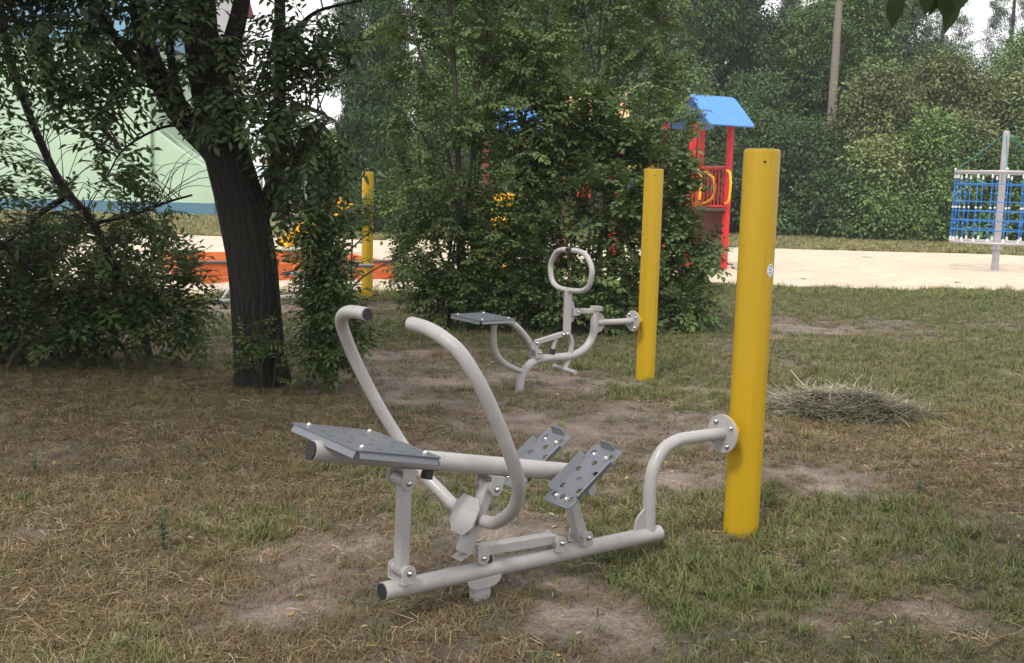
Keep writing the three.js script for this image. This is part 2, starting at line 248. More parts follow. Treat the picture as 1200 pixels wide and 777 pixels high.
// U bracket with its ears in the x-y plane, at +-gap, pivot at height h over its foot; sub-parts: the bolts
function bracket(parent, x, y, tilt, gap, w, h, up = 1) {
  const geos = []; for (const s of [-1, 1]) { const g = plate(earShape(w, h), 0.006, 0.0008); g.translate(0, 0, s * gap - 0.003); geos.push(g); }
  geos.push(moved(box(w, 0.006, gap * 2, 0.001), 0, 0.003));
  const g = merge(geos); if (up < 0) g.rotateX(Math.PI); g.rotateZ(tilt);
  g.translate(x, y, 0); const m = part('bracket', g, M.grey, parent);
  const d = V(0, up * (h - w / 2), 0).applyAxisAngle(V(0, 0, 1), tilt), px = x + d.x, py = y + d.y;
  const bush = part('bushing', moved(new THREE.CylinderGeometry(w * 0.42, w * 0.42, gap * 2 - 0.008, 20), px, py, 0, Math.PI / 2), M.grey, m);
  addBolt(m, [px, py, gap + 0.0038], [0, 0, 1], 0.85); addBolt(m, [px, py, -gap - 0.0038], [0, 0, -1], 0.85);
  return [px, py];
}
function seatPlate(parent, w, d, at, tilt) { // w along x, d along z
  const hs = []; for (let i = 0; i < 4; i++) for (let j = 0; j < 5; j++) if (!((i === 0 || i === 3) && (j === 0 || j === 4))) hs.push([-w / 2 + (i + 0.5) * w / 4 + (j % 2 ? 0.012 : -0.012), -d / 2 + (j + 0.5) * d / 5]);
  const top = perforated(w, d, 0.02, hs, 0.0125, 0.004); top.rotateX(Math.PI / 2); top.translate(0, 0.004, 0);
  const lip = []; for (const s of [-1, 1]) { lip.push(moved(box(w - 0.03, 0.03, 0.004, 0.0015), 0, -0.011, s * (d / 2 - 0.004), s * -0.35)); lip.push(moved(box(0.004, 0.034, d - 0.03, 0.0015), s * (w / 2 - 0.004), -0.012, 0, 0, 0, s * 0.35)); }
  const m = part('seat', boxUV(merge([top, ...lip])), M.plate, parent); m.position.set(...at); m.rotation.z = tilt;
  for (const i of [-1, 1]) for (const j of [-1, 1]) addBolt(m, [i * (w / 2 - 0.045), 0.0048, j * (d / 2 - 0.05)], [0, 1, 0], 0.8);
  return m;
}
{
  const S0 = -1.545, u = V(0.792, 0, -0.61), o = thing('rowing_machine', 'grey tubular rowing machine with perforated seat and two footplates', 'gym machine', [1.125 + u.x * S0, 0, -4.885 + u.z * S0], TH1);
  const P = (s, h, t = 0) => V(s - S0, h, t), A = (s, h, t = 0) => [s - S0, h, t];
  const beam = part('base_beam', bar(A(-1.985, 0.138), A(-0.562, 0.102), 0.0345, 28), M.grey, o);
  const bt = Math.atan2(0.102 - 0.138, 1.423);
  for (const [s, h, d] of [[-1.985, 0.138, -1], [-0.562, 0.102, 1]]) part('end_cap', bar(A(s + d * 0.0005, h), A(s + d * 0.006, h), 0.0305, 24), M.rubber, beam);
  const leg = part('ground_leg', merge([moved(box(0.072, 0.42, 0.05, 0.006), 0, -0.10, 0)]), M.grey, o);
  { const s = new THREE.Shape(); s.moveTo(-0.08, 0.105); s.lineTo(0.08, 0.105); s.lineTo(0.078, 0.095); s.quadraticCurveTo(0.068, 0.072, 0.036, 0.066); s.lineTo(-0.036, 0.066); s.quadraticCurveTo(-0.068, 0.072, -0.078, 0.095); const g = plate(s, 0.006); g.translate(0, 0, 0.0256); const g2 = plate(s, 0.006); g2.translate(0, 0, -0.0316); part('gusset', g, M.grey, leg); part('gusset', g2, M.grey, leg); }
  const arm = part('mounting_arm', tubeOf([P(-0.622, 0.10), P(-0.628, 0.2), P(-0.63, 0.31), P(-0.612, 0.41), P(-0.555, 0.483), P(-0.47, 0.512), P(-0.36, 0.514), P(-0.173, 0.508)], 0.029, 60, 28), M.grey, o);
  part('flange', moved(flangeDisc(0.09, 0.008), ...A(-0.1735, 0.507)), M.grey, arm);
  for (let k = 0; k < 4; k++) { const a = 0.6 + k * Math.PI / 2; addBolt(arm, A(-0.1745, 0.507 + 0.065 * Math.sin(a), 0.065 * Math.cos(a)), [-1, 0, 0], 0.9); }
  { const s = new THREE.Shape(); s.moveTo(0, 0); s.lineTo(-0.075, 0); s.lineTo(-0.06, 0.05); s.quadraticCurveTo(-0.045, 0.075, 0, 0.10); const g = plate(s, 0.008); g.translate(...A(-0.645, 0.135, -0.004)); part('gusset', g, M.grey, arm); }
  // rear rocker
  const beamTop = (s) => lerp(0.138, 0.102, (s + 1.985) / 1.423) + 0.032, sbY = (s) => lerp(0.703, 0.462, (s + 2.27) / 1.15);
  const st = Math.atan2(0.462 - 0.703, 1.15);
  const rock = part('rear_rocker', beamBox(A(-1.907, 0.206), A(-1.900, 0.545), 0.046, 0.046, 0.008), M.grey, o);
  bracket(rock, ...A(-1.905, beamTop(-1.905) - 0.004).slice(0, 2), bt, 0.05, 0.055, 0.07);
  bracket(rock, ...A(-1.902, sbY(-1.902) - 0.033).slice(0, 2), st, 0.05, 0.055, 0.075, -1);
  // seat beam
  const sb = part('seat_beam', bar(A(-2.27, 0.703), A(-1.12, 0.462), 0.0365, 28), M.grey, o);
  part('end_cap', bar(A(-2.277, 0.7045), A(-2.2705, 0.7031), 0.033, 24), M.rubber, sb);
  part('bumper', moved(new THREE.CylinderGeometry(0.021, 0.024, 0.034, 20), ...A(-1.80, sbY(-1.80) - 0.052), 0, 0, st), M.rubber, sb);
  seatPlate(o, 0.345, 0.485, A(-2.062, 0.712 + 0.0), -0.21);
  // handle post with the two bars
  const hp = part('handle_post', beamBox(A(-1.513, 0.475), A(-1.632, 0.215), 0.05, 0.05, 0.008), M.grey, o);
  part('foot_cap', moved(box(0.062, 0.006, 0.062, 0.002), ...A(-1.634, 0.209), 0, 0, 0.43), M.grey, hp);
  bracket(hp, ...A(-1.505, sbY(-1.505) - 0.033).slice(0, 2), st, 0.05, 0.055, 0.075, -1);
  { const s = new THREE.Shape(); const w = 0.074, h = 0.074; s.moveTo(-w, -h * 0.45); s.lineTo(-w * 0.5, -h); s.lineTo(w * 0.5, -h); s.lineTo(w, -h * 0.45); s.lineTo(w, h * 0.5); s.lineTo(w * 0.6, h); s.lineTo(-w * 0.6, h); s.lineTo(-w, h * 0.5); s.closePath(); const g = plate(s, 0.006); g.rotateY(-Math.PI / 2); g.rotateZ(-0.43); g.translate(...A(-1.625, 0.365)); part('hub_plate', g, M.grey, hp); }
  const C = [[-1.973, 1.141, 0.154], [-1.978, 1.142, 0.20], [-1.98, 1.137, 0.275], [-1.968, 1.115, 0.345], [-1.943, 1.075, 0.40], [-1.89, 0.98, 0.435], [-1.822, 0.851, 0.444], [-1.74, 0.70, 0.43], [-1.683, 0.595, 0.402], [-1.648, 0.515, 0.35], [-1.623, 0.452, 0.286], [-1.596, 0.395, 0.195], [-1.585, 0.362, 0.13], [-1.583, 0.352, 0.07], [-1.583, 0.35, 0.01]];
  for (const sg of [1, -1]) {
    const hb = part('handlebar', tubeOf(C.map(([s, h, t]) => P(s, h, t * sg)), 0.0245, 110, 24), M.grey, o);
    part('end_cap', bar(A(-1.9725, 1.141, sg * 0.1535), A(-1.971, 1.141, sg * 0.148), 0.0215, 20), M.rubber, hb);
  }
  // link bar on the beam
  const lk = part('link_bar', beamBox(A(-1.56, 0.212), A(-1.19, 0.192), 0.046, 0.044, 0.006), M.grey, o);
  part('bumper', moved(new THREE.CylinderGeometry(0.02, 0.022, 0.034, 18), ...A(-1.515, 0.176)), M.rubber, lk);
  bracket(lk, ...A(-1.172, beamTop(-1.172) - 0.004).slice(0, 2), bt, 0.046, 0.05, 0.062);
  { const g = plate(earShape(0.05, 0.075), 0.006); g.rotateZ(Math.PI + 0.1); g.translate(...A(-1.555, 0.235, 0.0235)); const q = part('bracket', g, M.grey, lk); addBolt(lk, A(-1.552, 0.188, 0.0305), [0, 0, 1], 0.85); }
  // footplates
  const fs = part('footplate_support', merge([boxUV(beamBox(A(-1.03, 0.175), A(-1.125, 0.425), 0.05, 0.05, 0.008)), bar(A(-1.125, 0.425, -0.17), A(-1.125, 0.425, 0.17), 0.02, 18)]), M.grey, o);
  bracket(fs, ...A(-1.028, beamTop(-1.028) - 0.004).slice(0, 2), bt, 0.046, 0.05, 0.062);
  for (const sg of [1, -1]) {
    const W = 0.165, L = 0.335, hs = []; for (let i = 0; i < 6; i++) for (let j = -1; j <= 1; j++) if ((i + j) % 2 === 0 || i === 0) hs.push([-L / 2 + 0.045 + i * 0.049, j * 0.05]);
    const top = perforated(L, W, 0.022, hs, 0.014, 0.004); top.rotateX(Math.PI / 2); top.translate(0, 0.004, 0);
    const lips = []; for (const s of [-1, 1]) { const q = roundedShape(L * 0.62, 0.03, 0.012), g = plate(q, 0.004); g.translate(0, 0.008, 0); g.rotateX(s * 0.5); g.translate(-0.01, 0.008, s * (W / 2 - 0.004)); lips.push(g); }
    { const q = roundedShape(0.075, 0.04, 0.018), g = plate(q, 0.004); g.rotateY(Math.PI / 2); g.rotateZ(-0.35); g.translate(L / 2 - 0.008, 0.016, 0); lips.push(g); }
    const f = part('footplate', boxUV(merge([top, ...lips])), M.plate, o); f.position.set(...A(-1.165, 0.487, sg * 0.155)); f.rotation.z = 0.61;
    for (const [x, z] of [[-0.13, 0.03], [-0.13, -0.03], [0.11, 0.035], [0.11, -0.035]]) addBolt(f, [x, 0.0048, z], [0, 1, 0], 0.85);
    part('stop', moved(new THREE.CylinderGeometry(0.018, 0.018, 0.03, 16), 0.05, -0.02, sg * 0.03), M.rubber, f);
  }
}

// ---------------------------------------------------------------- riding machine on the second post
{
  const S0 = -1.33, u = V(0.83, 0, -0.558), o = thing('riding_machine', 'grey riding exerciser with ring handles and raised seat by the shrubs', 'gym machine', [1.18 + u.x * S0, 0, -9.101 + u.z * S0], TH2);
  const P = (s, h, t = 0) => V(s - S0, h, t), A = (s, h, t = 0) => [s - S0, h, t];
  const col = part('main_frame', tubeOf([P(-0.578, 0.645), P(-0.588, 0.56), P(-0.594, 0.43), P(-0.625, 0.365), P(-0.68, 0.305), P(-0.774, 0.263), P(-0.87, 0.25), P(-1.02, 0.25), P(-1.14, 0.243), P(-1.23, 0.215), P(-1.29, 0.155), P(-1.325, 0.07), P(-1.332, -0.25)], 0.034, 90, 24), M.grey, o);
  const arm = part('mounting_arm', bar(A(-0.60, 0.519), A(-0.173, 0.515), 0.026, 22), M.grey, o);
  part('flange', moved(flangeDisc(0.09, 0.008), ...A(-0.1735, 0.515)), M.grey, arm);
  for (let k = 0; k < 4; k++) { const a = 0.6 + k * Math.PI / 2; addBolt(arm, A(-0.1745, 0.515 + 0.065 * Math.sin(a), 0.065 * Math.cos(a)), [-1, 0, 0]); }
  { const s = new THREE.Shape(); s.moveTo(0, -0.09); s.lineTo(0.05, -0.07); s.lineTo(0.10, 0); s.lineTo(0.05, 0.07); s.lineTo(0, 0.09); const g = plate(s, 0.008); g.translate(...A(-0.56, 0.52, -0.004)); part('gusset', g, M.grey, arm); }
  const ss = part('seat_support', tubeOf([P(-1.30, 0.148), P(-1.40, 0.19), P(-1.49, 0.237), P(-1.555, 0.305), P(-1.588, 0.39), P(-1.594, 0.46), P(-1.594, 0.555)], 0.024, 50, 20), M.grey, o);
  part('bumper', moved(new THREE.CylinderGeometry(0.03, 0.03, 0.03, 18), ...A(-1.594, 0.571)), M.rubber, ss);
  const sarm = part('seat_arm', tubeOf([P(-1.70, 0.585), P(-1.52, 0.582), P(-1.43, 0.56), P(-1.36, 0.51), P(-1.28, 0.43), P(-1.22, 0.35), P(-1.18, 0.30)], 0.025, 50, 20), M.grey, o);
  bracket(sarm, ...A(-1.18, 0.263).slice(0, 2), 0, 0.042, 0.06, 0.075);
  { const g = plate(earShape(0.06, 0.085), 0.007); g.rotateZ(-0.5); g.translate(...A(-1.225, 0.33, 0.025)); part('bracket', g, M.grey, sarm); addBolt(sarm, A(-1.196, 0.387, 0.0325), [0, 0, 1], 1.1); }
  seatPlate(o, 0.33, 0.46, A(-1.70, 0.618), 0.0);
  const lk = part('link_bar', beamBox(A(-1.19, 0.387), A(-0.915, 0.442), 0.04, 0.04, 0.006), M.grey, o);
  addBolt(lk, A(-0.925, 0.44, 0.021), [0, 0, 1], 1.2);
  const sp = part('stop', bar(A(-1.03, 0.26), A(-0.985, 0.41), 0.017, 16), M.grey, o); part('bumper', bar(A(-1.025, 0.279), A(-1.012, 0.322), 0.026, 16), M.rubber, sp);
  const lever = part('lever', merge([beamBox(A(-0.872, 0.81), A(-0.876, 0.43), 0.05, 0.055, 0.008), tubeOf([P(-0.876, 0.46), P(-0.845, 0.42), P(-0.823, 0.365), P(-0.828, 0.29), P(-0.85, 0.22), P(-0.882, 0.15)], 0.022, 40, 18)]), M.grey, o);
  addBolt(lever, A(-0.89, 0.445, 0.027), [0, 0, 1], 1.3);
  { const s = new THREE.Shape(); s.moveTo(0, -0.1); s.lineTo(0.035, -0.08); s.lineTo(0.05, 0); s.lineTo(0.035, 0.08); s.lineTo(0, 0.1); const g = plate(s, 0.01); g.translate(...A(-0.85, 0.625, -0.005)); part('gusset', g, M.grey, lever); }
  const up = part('upper_link', beamBox(A(-0.80, 0.624), A(-0.585, 0.621), 0.04, 0.04, 0.006), M.grey, o);
  bracket(up, ...A(-0.838, 0.624).slice(0, 2), -Math.PI / 2, 0.036, 0.06, 0.075); part('cap', moved(box(0.075, 0.04, 0.08, 0.005), ...A(-0.575, 0.64)), M.grey, up);
  part('foot_bar', bar(A(-0.884, 0.148, -0.15), A(-0.884, 0.14, 0.15), 0.018, 16), M.grey, o);
  const ring = [[1.133, 0.03], [1.13, 0.09], [1.108, 0.175], [1.06, 0.225], [0.99, 0.262], [0.92, 0.255], [0.855, 0.225], [0.818, 0.16], [0.806, 0.08], [0.804, 0]];
  for (const sg of [1, -1]) { const h = part('handlebar', tubeOf(ring.map(([y, t]) => P(-0.872, y, (t + (sg > 0 ? 0.03 : -0.01) * Math.min(1, Math.abs(t) * 5)) * sg + 0.01 * sg)), 0.022, 70, 20), M.grey, o); part('end_cap', bar(A(-0.872, 1.133, sg * 0.0375 + 0.004), A(-0.872, 1.133, sg * 0.031 + 0.004), 0.0195, 16), M.rubber, h); }
}
// third machine, mostly hidden behind the trunk
{
  const o = thing('bench_machine', 'pale grey low gym machine half hidden behind the dark tree trunk', 'gym machine', [-3.3, 0, -13.9], 0.75);
  const beam = part('base_beam', bar([-0.75, 0.09, 0], [1.2, 0.09, 0], 0.04, 20), M.grey, o); part('end_cap', bar([-0.757, 0.09, 0], [-0.7505, 0.09, 0], 0.036, 18), M.rubber, beam);
  part('strut', beamBox([-0.62, 0.08, 0], [-0.34, 0.46, 0], 0.05, 0.06), M.grey, o);
  part('strut', beamBox([-0.28, 0.10, 0], [-0.50, 0.30, 0], 0.05, 0.05), M.grey, o);
  const s = seatPlate(o, 0.34, 0.42, [0.55, 0.42, 0], 0); part('seat_support', bar([0.55, 0.08, 0], [0.55, 0.415, 0], 0.03), M.grey, o);
  part('ground_leg', moved(box(0.07, 0.3, 0.06), 0.2, -0.05), M.grey, o);
  part('mounting_arm', tubeOf([V(1.15, 0.09, 0), V(1.2, 0.3, 0), V(1.35, 0.48, 0.1), V(1.62, 0.5, 0.2)], 0.028, 40), M.grey, o);
}

// ---------------------------------------------------------------- foliage pieces
const UP = V(0, 1, 0);
function leafInto(a, base, dir, nrm, L, W, col, fold = 0.25, droop = 0.25, segs = 3) { // folded ovate leaf: two faces per segment each side of the midrib
  const side = dir.clone().cross(nrm).normalize(), n2 = side.clone().cross(dir).normalize(), prof = segs === 3 ? [0, 0.82, 0.72, 0] : [0, 1, 0], tt = segs === 3 ? [0, 0.32, 0.66, 1] : [0, 0.42, 1];
  const mid = tt.map((t) => base.clone().addScaledVector(dir, L * t).addScaledVector(n2, -droop * L * t * t)), ed = (i, s) => mid[i].clone().addScaledVector(side, s * W * 0.5 * prof[i]).addScaledVector(n2, fold * W * 0.5 * prof[i]);
  const tri = (p, q, r) => { for (const v of [p, q, r]) { a.p.push(v.x, v.y, v.z); a.c.push(...col); } };
  for (const s of [-1, 1]) for (let i = 0; i < segs; i++) {
    const A0 = mid[i], A1 = mid[i + 1], E0 = ed(i, s), E1 = ed(i + 1, s);
    if (i === 0) tri(A0, E1, A1); else if (i === segs - 1) tri(A0, E0, A1); else { tri(A0, E0, E1); tri(A0, E1, A1); }
  }
}
function buildRaw(a) { const g = new THREE.BufferGeometry(); g.setAttribute('position', new THREE.Float32BufferAttribute(a.p, 3)); g.setAttribute('color', new THREE.Float32BufferAttribute(a.c, 3)); g.computeVertexNormals(); return g; }
function stickInto(a, p0, p1, r, col) { const d = p1.clone().sub(p0).normalize(), s = Math.abs(d.y) < 0.9 ? d.clone().cross(UP).normalize() : V(1, 0, 0), t = d.clone().cross(s), ring = (p, k) => [0, 1, 2].map((i) => p.clone().addScaledVector(s, Math.cos(i * 2.094) * r * k).addScaledVector(t, Math.sin(i * 2.094) * r * k)); const A = ring(p0, 1), B = ring(p1, 0.6); for (let i = 0; i < 3; i++) { const j = (i + 1) % 3; for (const v of [A[i], A[j], B[i], B[i], A[j], B[j]]) { a.p.push(v.x, v.y, v.z); a.c.push(...col); } } }
// a twig along +y with alternate leaves
function spray(seed, n, len, leafL, leafW, flat = 0.5) {
  const r = rngOf(seed), a = { p: [], c: [] }; let prev = V(0, 0, 0); const pts = [];
  for (let i = 1; i <= 4; i++) { const q = V((r() - 0.5) * len * 0.12 * i / 4, len * i / 4, (r() - 0.5) * len * 0.1 - len * 0.03 * i * i / 4); stickInto(a, prev, q, 0.0022, [0.45, 0.40, 0.22]); pts.push([prev, q]); prev = q; }
  for (let i = 0; i < n; i++) {
    const t = (i + 0.6) / n, [p, q] = pts[Math.min(3, Math.floor(t * 4))], base = p.clone().lerp(q, t * 4 - Math.floor(t * 4)), s = i % 2 ? 1 : -1;
    const dir = i === n - 1 ? V(0, 1, -0.2) : V(s * (0.8 + 0.3 * r()), 0.45 + 0.4 * r(), (r() - 0.5) * flat * 1.4 - 0.15).normalize(), nrm = V((r() - 0.5) * 0.7, (r() - 0.5) * 0.7, 1).normalize(), v = 0.75 + 0.5 * r();
    leafInto(a, base, dir.normalize(), nrm, leafL * (0.7 + 0.5 * r()), leafW * (0.75 + 0.45 * r()), [v * (0.95 + 0.15 * r()), v, v * 0.9], 0.15 + 0.3 * r(), 0.1 + 0.35 * r());
  }
  return buildRaw(a);
}
// a loose ball of leaves for trees far away
function clump(seed, n, R, leafL, leafW, droop = 0) {
  const r = rngOf(seed), a = { p: [], c: [] };
  for (let i = 0; i < n; i++) { const d = V(r() - 0.5, r() - 0.5, r() - 0.5).normalize(), base = d.clone().multiplyScalar(R * Math.cbrt(r())); base.y *= 0.8; const dir = d.clone().add(V(r() - 0.5, r() - 0.7 - droop, r() - 0.5)).normalize(), nrm = V(r() - 0.5, 0.4 + r(), r() - 0.5).normalize(), v = 0.7 + 0.6 * r(); leafInto(a, base, dir, nrm, leafL * (0.7 + 0.6 * r()), leafW * (0.7 + 0.6 * r()), [v * (0.9 + 0.2 * r()), v, v * 0.9], 0.2, 0.2, 2); }
  return buildRaw(a);
}
function instances(name, geo, mat, mats, cols, parent) {
  const m = new THREE.InstancedMesh(geo, mat, mats.length); m.name = name; mats.forEach((q, i) => m.setMatrixAt(i, q)); if (cols) cols.forEach((c, i) => m.setColorAt(i, c));
  m.castShadow = m.receiveShadow = true; m.userData.kind = 'stuff'; (parent ?? scene).add(m); return m;
}
const inBlob = (b, r, shell = 0) => { let d = V(r() - 0.5, r() - 0.5, r() - 0.5); while (d.length() > 0.5) d = V(r() - 0.5, r() - 0.5, r() - 0.5); d.normalize(); const k = shell ? shell + (1 - shell) * r() : Math.cbrt(r()); return V(b[0] + d.x * k * b[3], b[1] + d.y * k * b[4], b[2] + d.z * k * b[5]); };
const pickBlob = (B, r) => { const w = B.map((b) => (b[6] ?? 1) * Math.cbrt(b[3] * b[4] * b[5]) ** 2); let t = r() * w.reduce((x, y) => x + y, 0); for (let i = 0; i < B.length; i++) if ((t -= w[i]) <= 0) return B[i]; return B[0]; };
// woody limbs given as point lists, twigs grown from them into the crown's volumes, leaf sprays along the twigs
function leafyTree(o, { limbs, blobs, twigs, per, seed, mat, sprays, bark = M.bark, sides = 12, size = 1, tint = 0.3, upright = 0.25, hang = 0 }) {
  const r = rngOf(seed), samples = [];
  limbs.forEach((L, i) => {
    const pts = smooth(L.pts, L.n ?? 24), f = L.r;
    pts.forEach((p, k) => { if (k / pts.length > (L.from ?? 0.25)) samples.push(p); });
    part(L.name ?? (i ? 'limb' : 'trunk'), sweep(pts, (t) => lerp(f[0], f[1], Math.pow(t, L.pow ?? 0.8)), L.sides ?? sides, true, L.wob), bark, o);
  });
  const woods = [], mats = sprays.map(() => []), cols = sprays.map(() => []);
  for (let i = 0; i < twigs; i++) {
    const b = pickBlob(blobs, r), p = inBlob(b, r, 0.35); if (p.y < 0.06) p.y = 0.06 + r() * 0.2;
    let best = null, bd = 1e9; for (const s of samples) { const d = s.distanceTo(p) + Math.max(0, s.y - p.y) * 0.8 * (1 - hang) + r() * 0.15; if (d < bd) { bd = d; best = s; } }
    const L = best.distanceTo(p), mid = best.clone().lerp(p, 0.5).add(V((r() - 0.5) * 0.25 * L, 0.14 * L, (r() - 0.5) * 0.25 * L)), pts = smooth([best, mid, p], 6);
    woods.push(sweep(pts, (t) => lerp(0.004 + 0.006 * L, 0.0018, t), 4, false));
    const tone = 1 + tint * (r() - 0.5) * 2;
    for (let k = 0; k < per; k++) {
      const t = per > 1 ? lerp(Math.max(0.25, 1 - 0.7 / Math.max(0.35, L)), 1, k / (per - 1)) : 1, at = Math.min(5.999, t * 6), q = pts[Math.floor(at)].clone().lerp(pts[Math.floor(at) + 1], at - Math.floor(at));
      const dir = pts[Math.min(6, Math.floor(at) + 1)].clone().sub(pts[Math.max(0, Math.floor(at) - 1)]).normalize().add(V((r() - 0.5) * 1.7, (r() - 0.5) * 1.3 + upright - hang, (r() - 0.5) * 1.7)).normalize();
      const w = Math.floor(r() * sprays.length), s = size * (0.75 + 0.5 * r());
      // the leaf faces of a spray turn their upper side to the sky
      const z = UP.clone().addScaledVector(dir, -UP.dot(dir)).add(V((r() - 0.5) * 1.1, (r() - 0.5) * 0.5, (r() - 0.5) * 1.1)); z.addScaledVector(dir, -z.dot(dir)).normalize();
      mats[w].push(new THREE.Matrix4().makeBasis(dir.clone().cross(z).normalize(), dir, z).scale(V(s, s, s)).setPosition(q));
      const v = tone * (0.82 + 0.36 * r()); cols[w].push(lin(v * (0.95 + 0.16 * r()), v, v * (0.85 + 0.2 * r())));
    }
  }
  part('twigs', merge(woods), M.twig, o).userData.kind = 'stuff';
  sprays.forEach((g, k) => mats[k].length && instances('crown', g, mat, mats[k], cols[k], o));
}
const SP_A = [spray(1, 9, 0.30, 0.075, 0.036), spray(2, 11, 0.36, 0.07, 0.034), spray(3, 7, 0.24, 0.08, 0.038)];
const SP_B = [spray(4, 9, 0.30, 0.07, 0.042), spray(5, 12, 0.36, 0.075, 0.045), spray(6, 8, 0.26, 0.065, 0.04)];
const SP_C = [spray(7, 8, 0.30, 0.085, 0.062), spray(8, 11, 0.36, 0.075, 0.052), spray(9, 7, 0.26, 0.095, 0.07)];
const MA = leafMat([0.070, 0.112, 0.032], 0.4, 0.65), MB = leafMat([0.108, 0.172, 0.046], 0.48, 0.65), MC = leafMat([0.106, 0.170, 0.052], 0.45, 0.65), MO = leafMat([0.085, 0.130, 0.040], 0, 0.65), MD = leafMat([0.048, 0.080, 0.024], 0.38, 0.65);

// ---------------------------------------------------------------- the dark tree
{
  const o = thing('leaning_tree', 'dark leaning tree with thick ridged trunk forking into several limbs', 'tree', [-2.02, 0, -8.35]);
  const Q = (x, y, z = -8.35) => [x + 2.02, y, z + 8.35];
  const ridge = (a, t, len) => 1 + 0.14 * (vnoise(Math.cos(a) * 2 + 3, Math.sin(a) * 2 + len * 0.8, 81) - 0.5) + 0.09 * Math.sin(3 * a + 1.5 * len) * (1 - t) + 0.07 * (vnoise(Math.cos(a) * 5 + 9, Math.sin(a) * 5 + len * 1.3, 82) - 0.5) + Math.exp(-len * 4.2) * (0.3 + 0.35 * Math.sin(4 * a + 0.6) ** 2) + 0.035 * Math.abs(Math.sin(9 * a + 4 * vnoise(len * 1.6 + Math.cos(a) * 2, Math.sin(a) * 2, 84)));
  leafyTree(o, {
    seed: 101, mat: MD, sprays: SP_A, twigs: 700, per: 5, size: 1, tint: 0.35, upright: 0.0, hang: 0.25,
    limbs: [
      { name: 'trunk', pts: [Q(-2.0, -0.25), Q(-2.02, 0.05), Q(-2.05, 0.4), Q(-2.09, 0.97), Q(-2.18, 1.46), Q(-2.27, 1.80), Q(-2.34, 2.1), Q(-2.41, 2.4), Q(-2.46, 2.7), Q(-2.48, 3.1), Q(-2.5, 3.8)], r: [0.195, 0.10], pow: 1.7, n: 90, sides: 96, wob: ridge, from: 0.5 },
      { pts: [Q(-2.18, 1.55), Q(-2.36, 1.86), Q(-2.55, 2.04), Q(-2.71, 2.24), Q(-2.85, 2.52), Q(-2.93, 2.8), Q(-2.97, 3.2), Q(-3.08, 3.8)], r: [0.15, 0.05], pow: 0.6, n: 40, sides: 20, wob: (a, t, l) => 1 + 0.12 * (vnoise(Math.cos(a) * 4, Math.sin(a) * 4 + l * 2, 83) - 0.5) },
      { pts: [Q(-2.68, 2.2, -8.33), Q(-2.98, 2.58, -8.15), Q(-3.17, 2.89, -8.0), Q(-3.35, 3.5, -7.9)], r: [0.055, 0.025] },
      { pts: [Q(-2.3, 1.95), Q(-2.30, 2.25, -8.25), Q(-2.25, 2.5, -8.25), Q(-2.14, 2.9, -8.25), Q(-2.02, 3.5, -8.2)], r: [0.13, 0.05], pow: 0.7, sides: 18 },
      { pts: [Q(-2.05, 1.3, -8.45), Q(-1.95, 1.6, -8.5), Q(-1.91, 2.05, -8.55), Q(-1.89, 2.65, -8.5), Q(-1.89, 3.6, -8.5)], r: [0.075, 0.04], sides: 16 },
      { pts: [Q(-2.6, 2.1), Q(-2.62, 2.5, -8.1), Q(-2.58, 3.2, -8.0)], r: [0.04, 0.025] },
      { pts: [Q(-2.9, 2.6), Q(-3.3, 2.75, -8.1), Q(-3.8, 2.7, -8.0), Q(-4.2, 2.5, -7.9)], r: [0.035, 0.01] },
      { pts: [Q(-2.55, 2.05, -8.3), Q(-2.72, 2.0, -8.1), Q(-2.95, 1.82, -7.95), Q(-3.05, 1.62, -7.9)], r: [0.014, 0.005] },
      { pts: [Q(-1.92, 2.1, -8.5), Q(-1.65, 2.2, -8.3), Q(-1.4, 2.1, -8.2)], r: [0.025, 0.008] },
      { pts: [Q(-1.9, 2.6, -8.5), Q(-1.6, 2.9, -8.3), Q(-1.2, 3.0, -8.2)], r: [0.025, 0.008] },
      { pts: [Q(-2.5, 3.2), Q(-2.4, 4.2, -8.6), Q(-2.3, 5.4, -9)], r: [0.09, 0.03] },
      { pts: [Q(-3.05, 3.7), Q(-3.5, 4.4, -8.2), Q(-4.2, 5.2, -8)], r: [0.05, 0.02] },
      { pts: [Q(-2.0, 3.4, -8.2), Q(-1.5, 4.2, -7.9), Q(-1.1, 5.0, -7.6)], r: [0.05, 0.02] },
    ],
    blobs: [[-3.6, 2.85, -8.1, .6, .35, .6], [-3.2, 2.6, -8.0, .5, .35, .5], [-2.85, 2.35, -8.0, .45, .35, .45, 1.1], [-3.15, 2.05, -7.9, .42, .28, .4, .9], [-3.4, 2.3, -8.0, .4, .25, .45, .8], [-2.5, 2.6, -7.9, .4, .45, .4, .5], [-2.1, 2.1, -7.95, .45, .4, .35, 1.0], [-2.0, 2.65, -8.2, .4, .4, .45, 1.4], [-1.68, 2.6, -8.3, .33, .4, .4, 1.4], [-1.45, 2.7, -8.3, .22, .3, .4, .6], [-1.72, 2.02, -8.2, .3, .32, .35, 1.6], [-1.55, 1.75, -8.2, .25, .35, .35, 1.3], [-1.70, 1.45, -8.2, .22, .35, .3, 1.3], [-2.7, 2.9, -8.0, .5, .3, .5], [-3.15, 3.05, -8.0, .6, .3, .6], [-3.8, 2.4, -8.0, .35, .35, .4, .8], [-2.98, 1.75, -7.85, .22, .22, .22, .55], [-3.8, 3.4, -8.0, .9, .6, .9], [-2.6, 3.9, -8.2, 1.2, .9, 1.2], [-1.6, 3.7, -8.0, .8, .7, .9, .8], [-2.4, 5.0, -8.5, 1.6, .9, 1.5], [-4.2, 4.8, -8.0, 1, .9, 1], [-1.2, 4.8, -7.7, .9, .7, .9]].map((b) => [b[0] + 2.02, b[1], b[2] + 8.35, ...b.slice(3)]),
  });
}
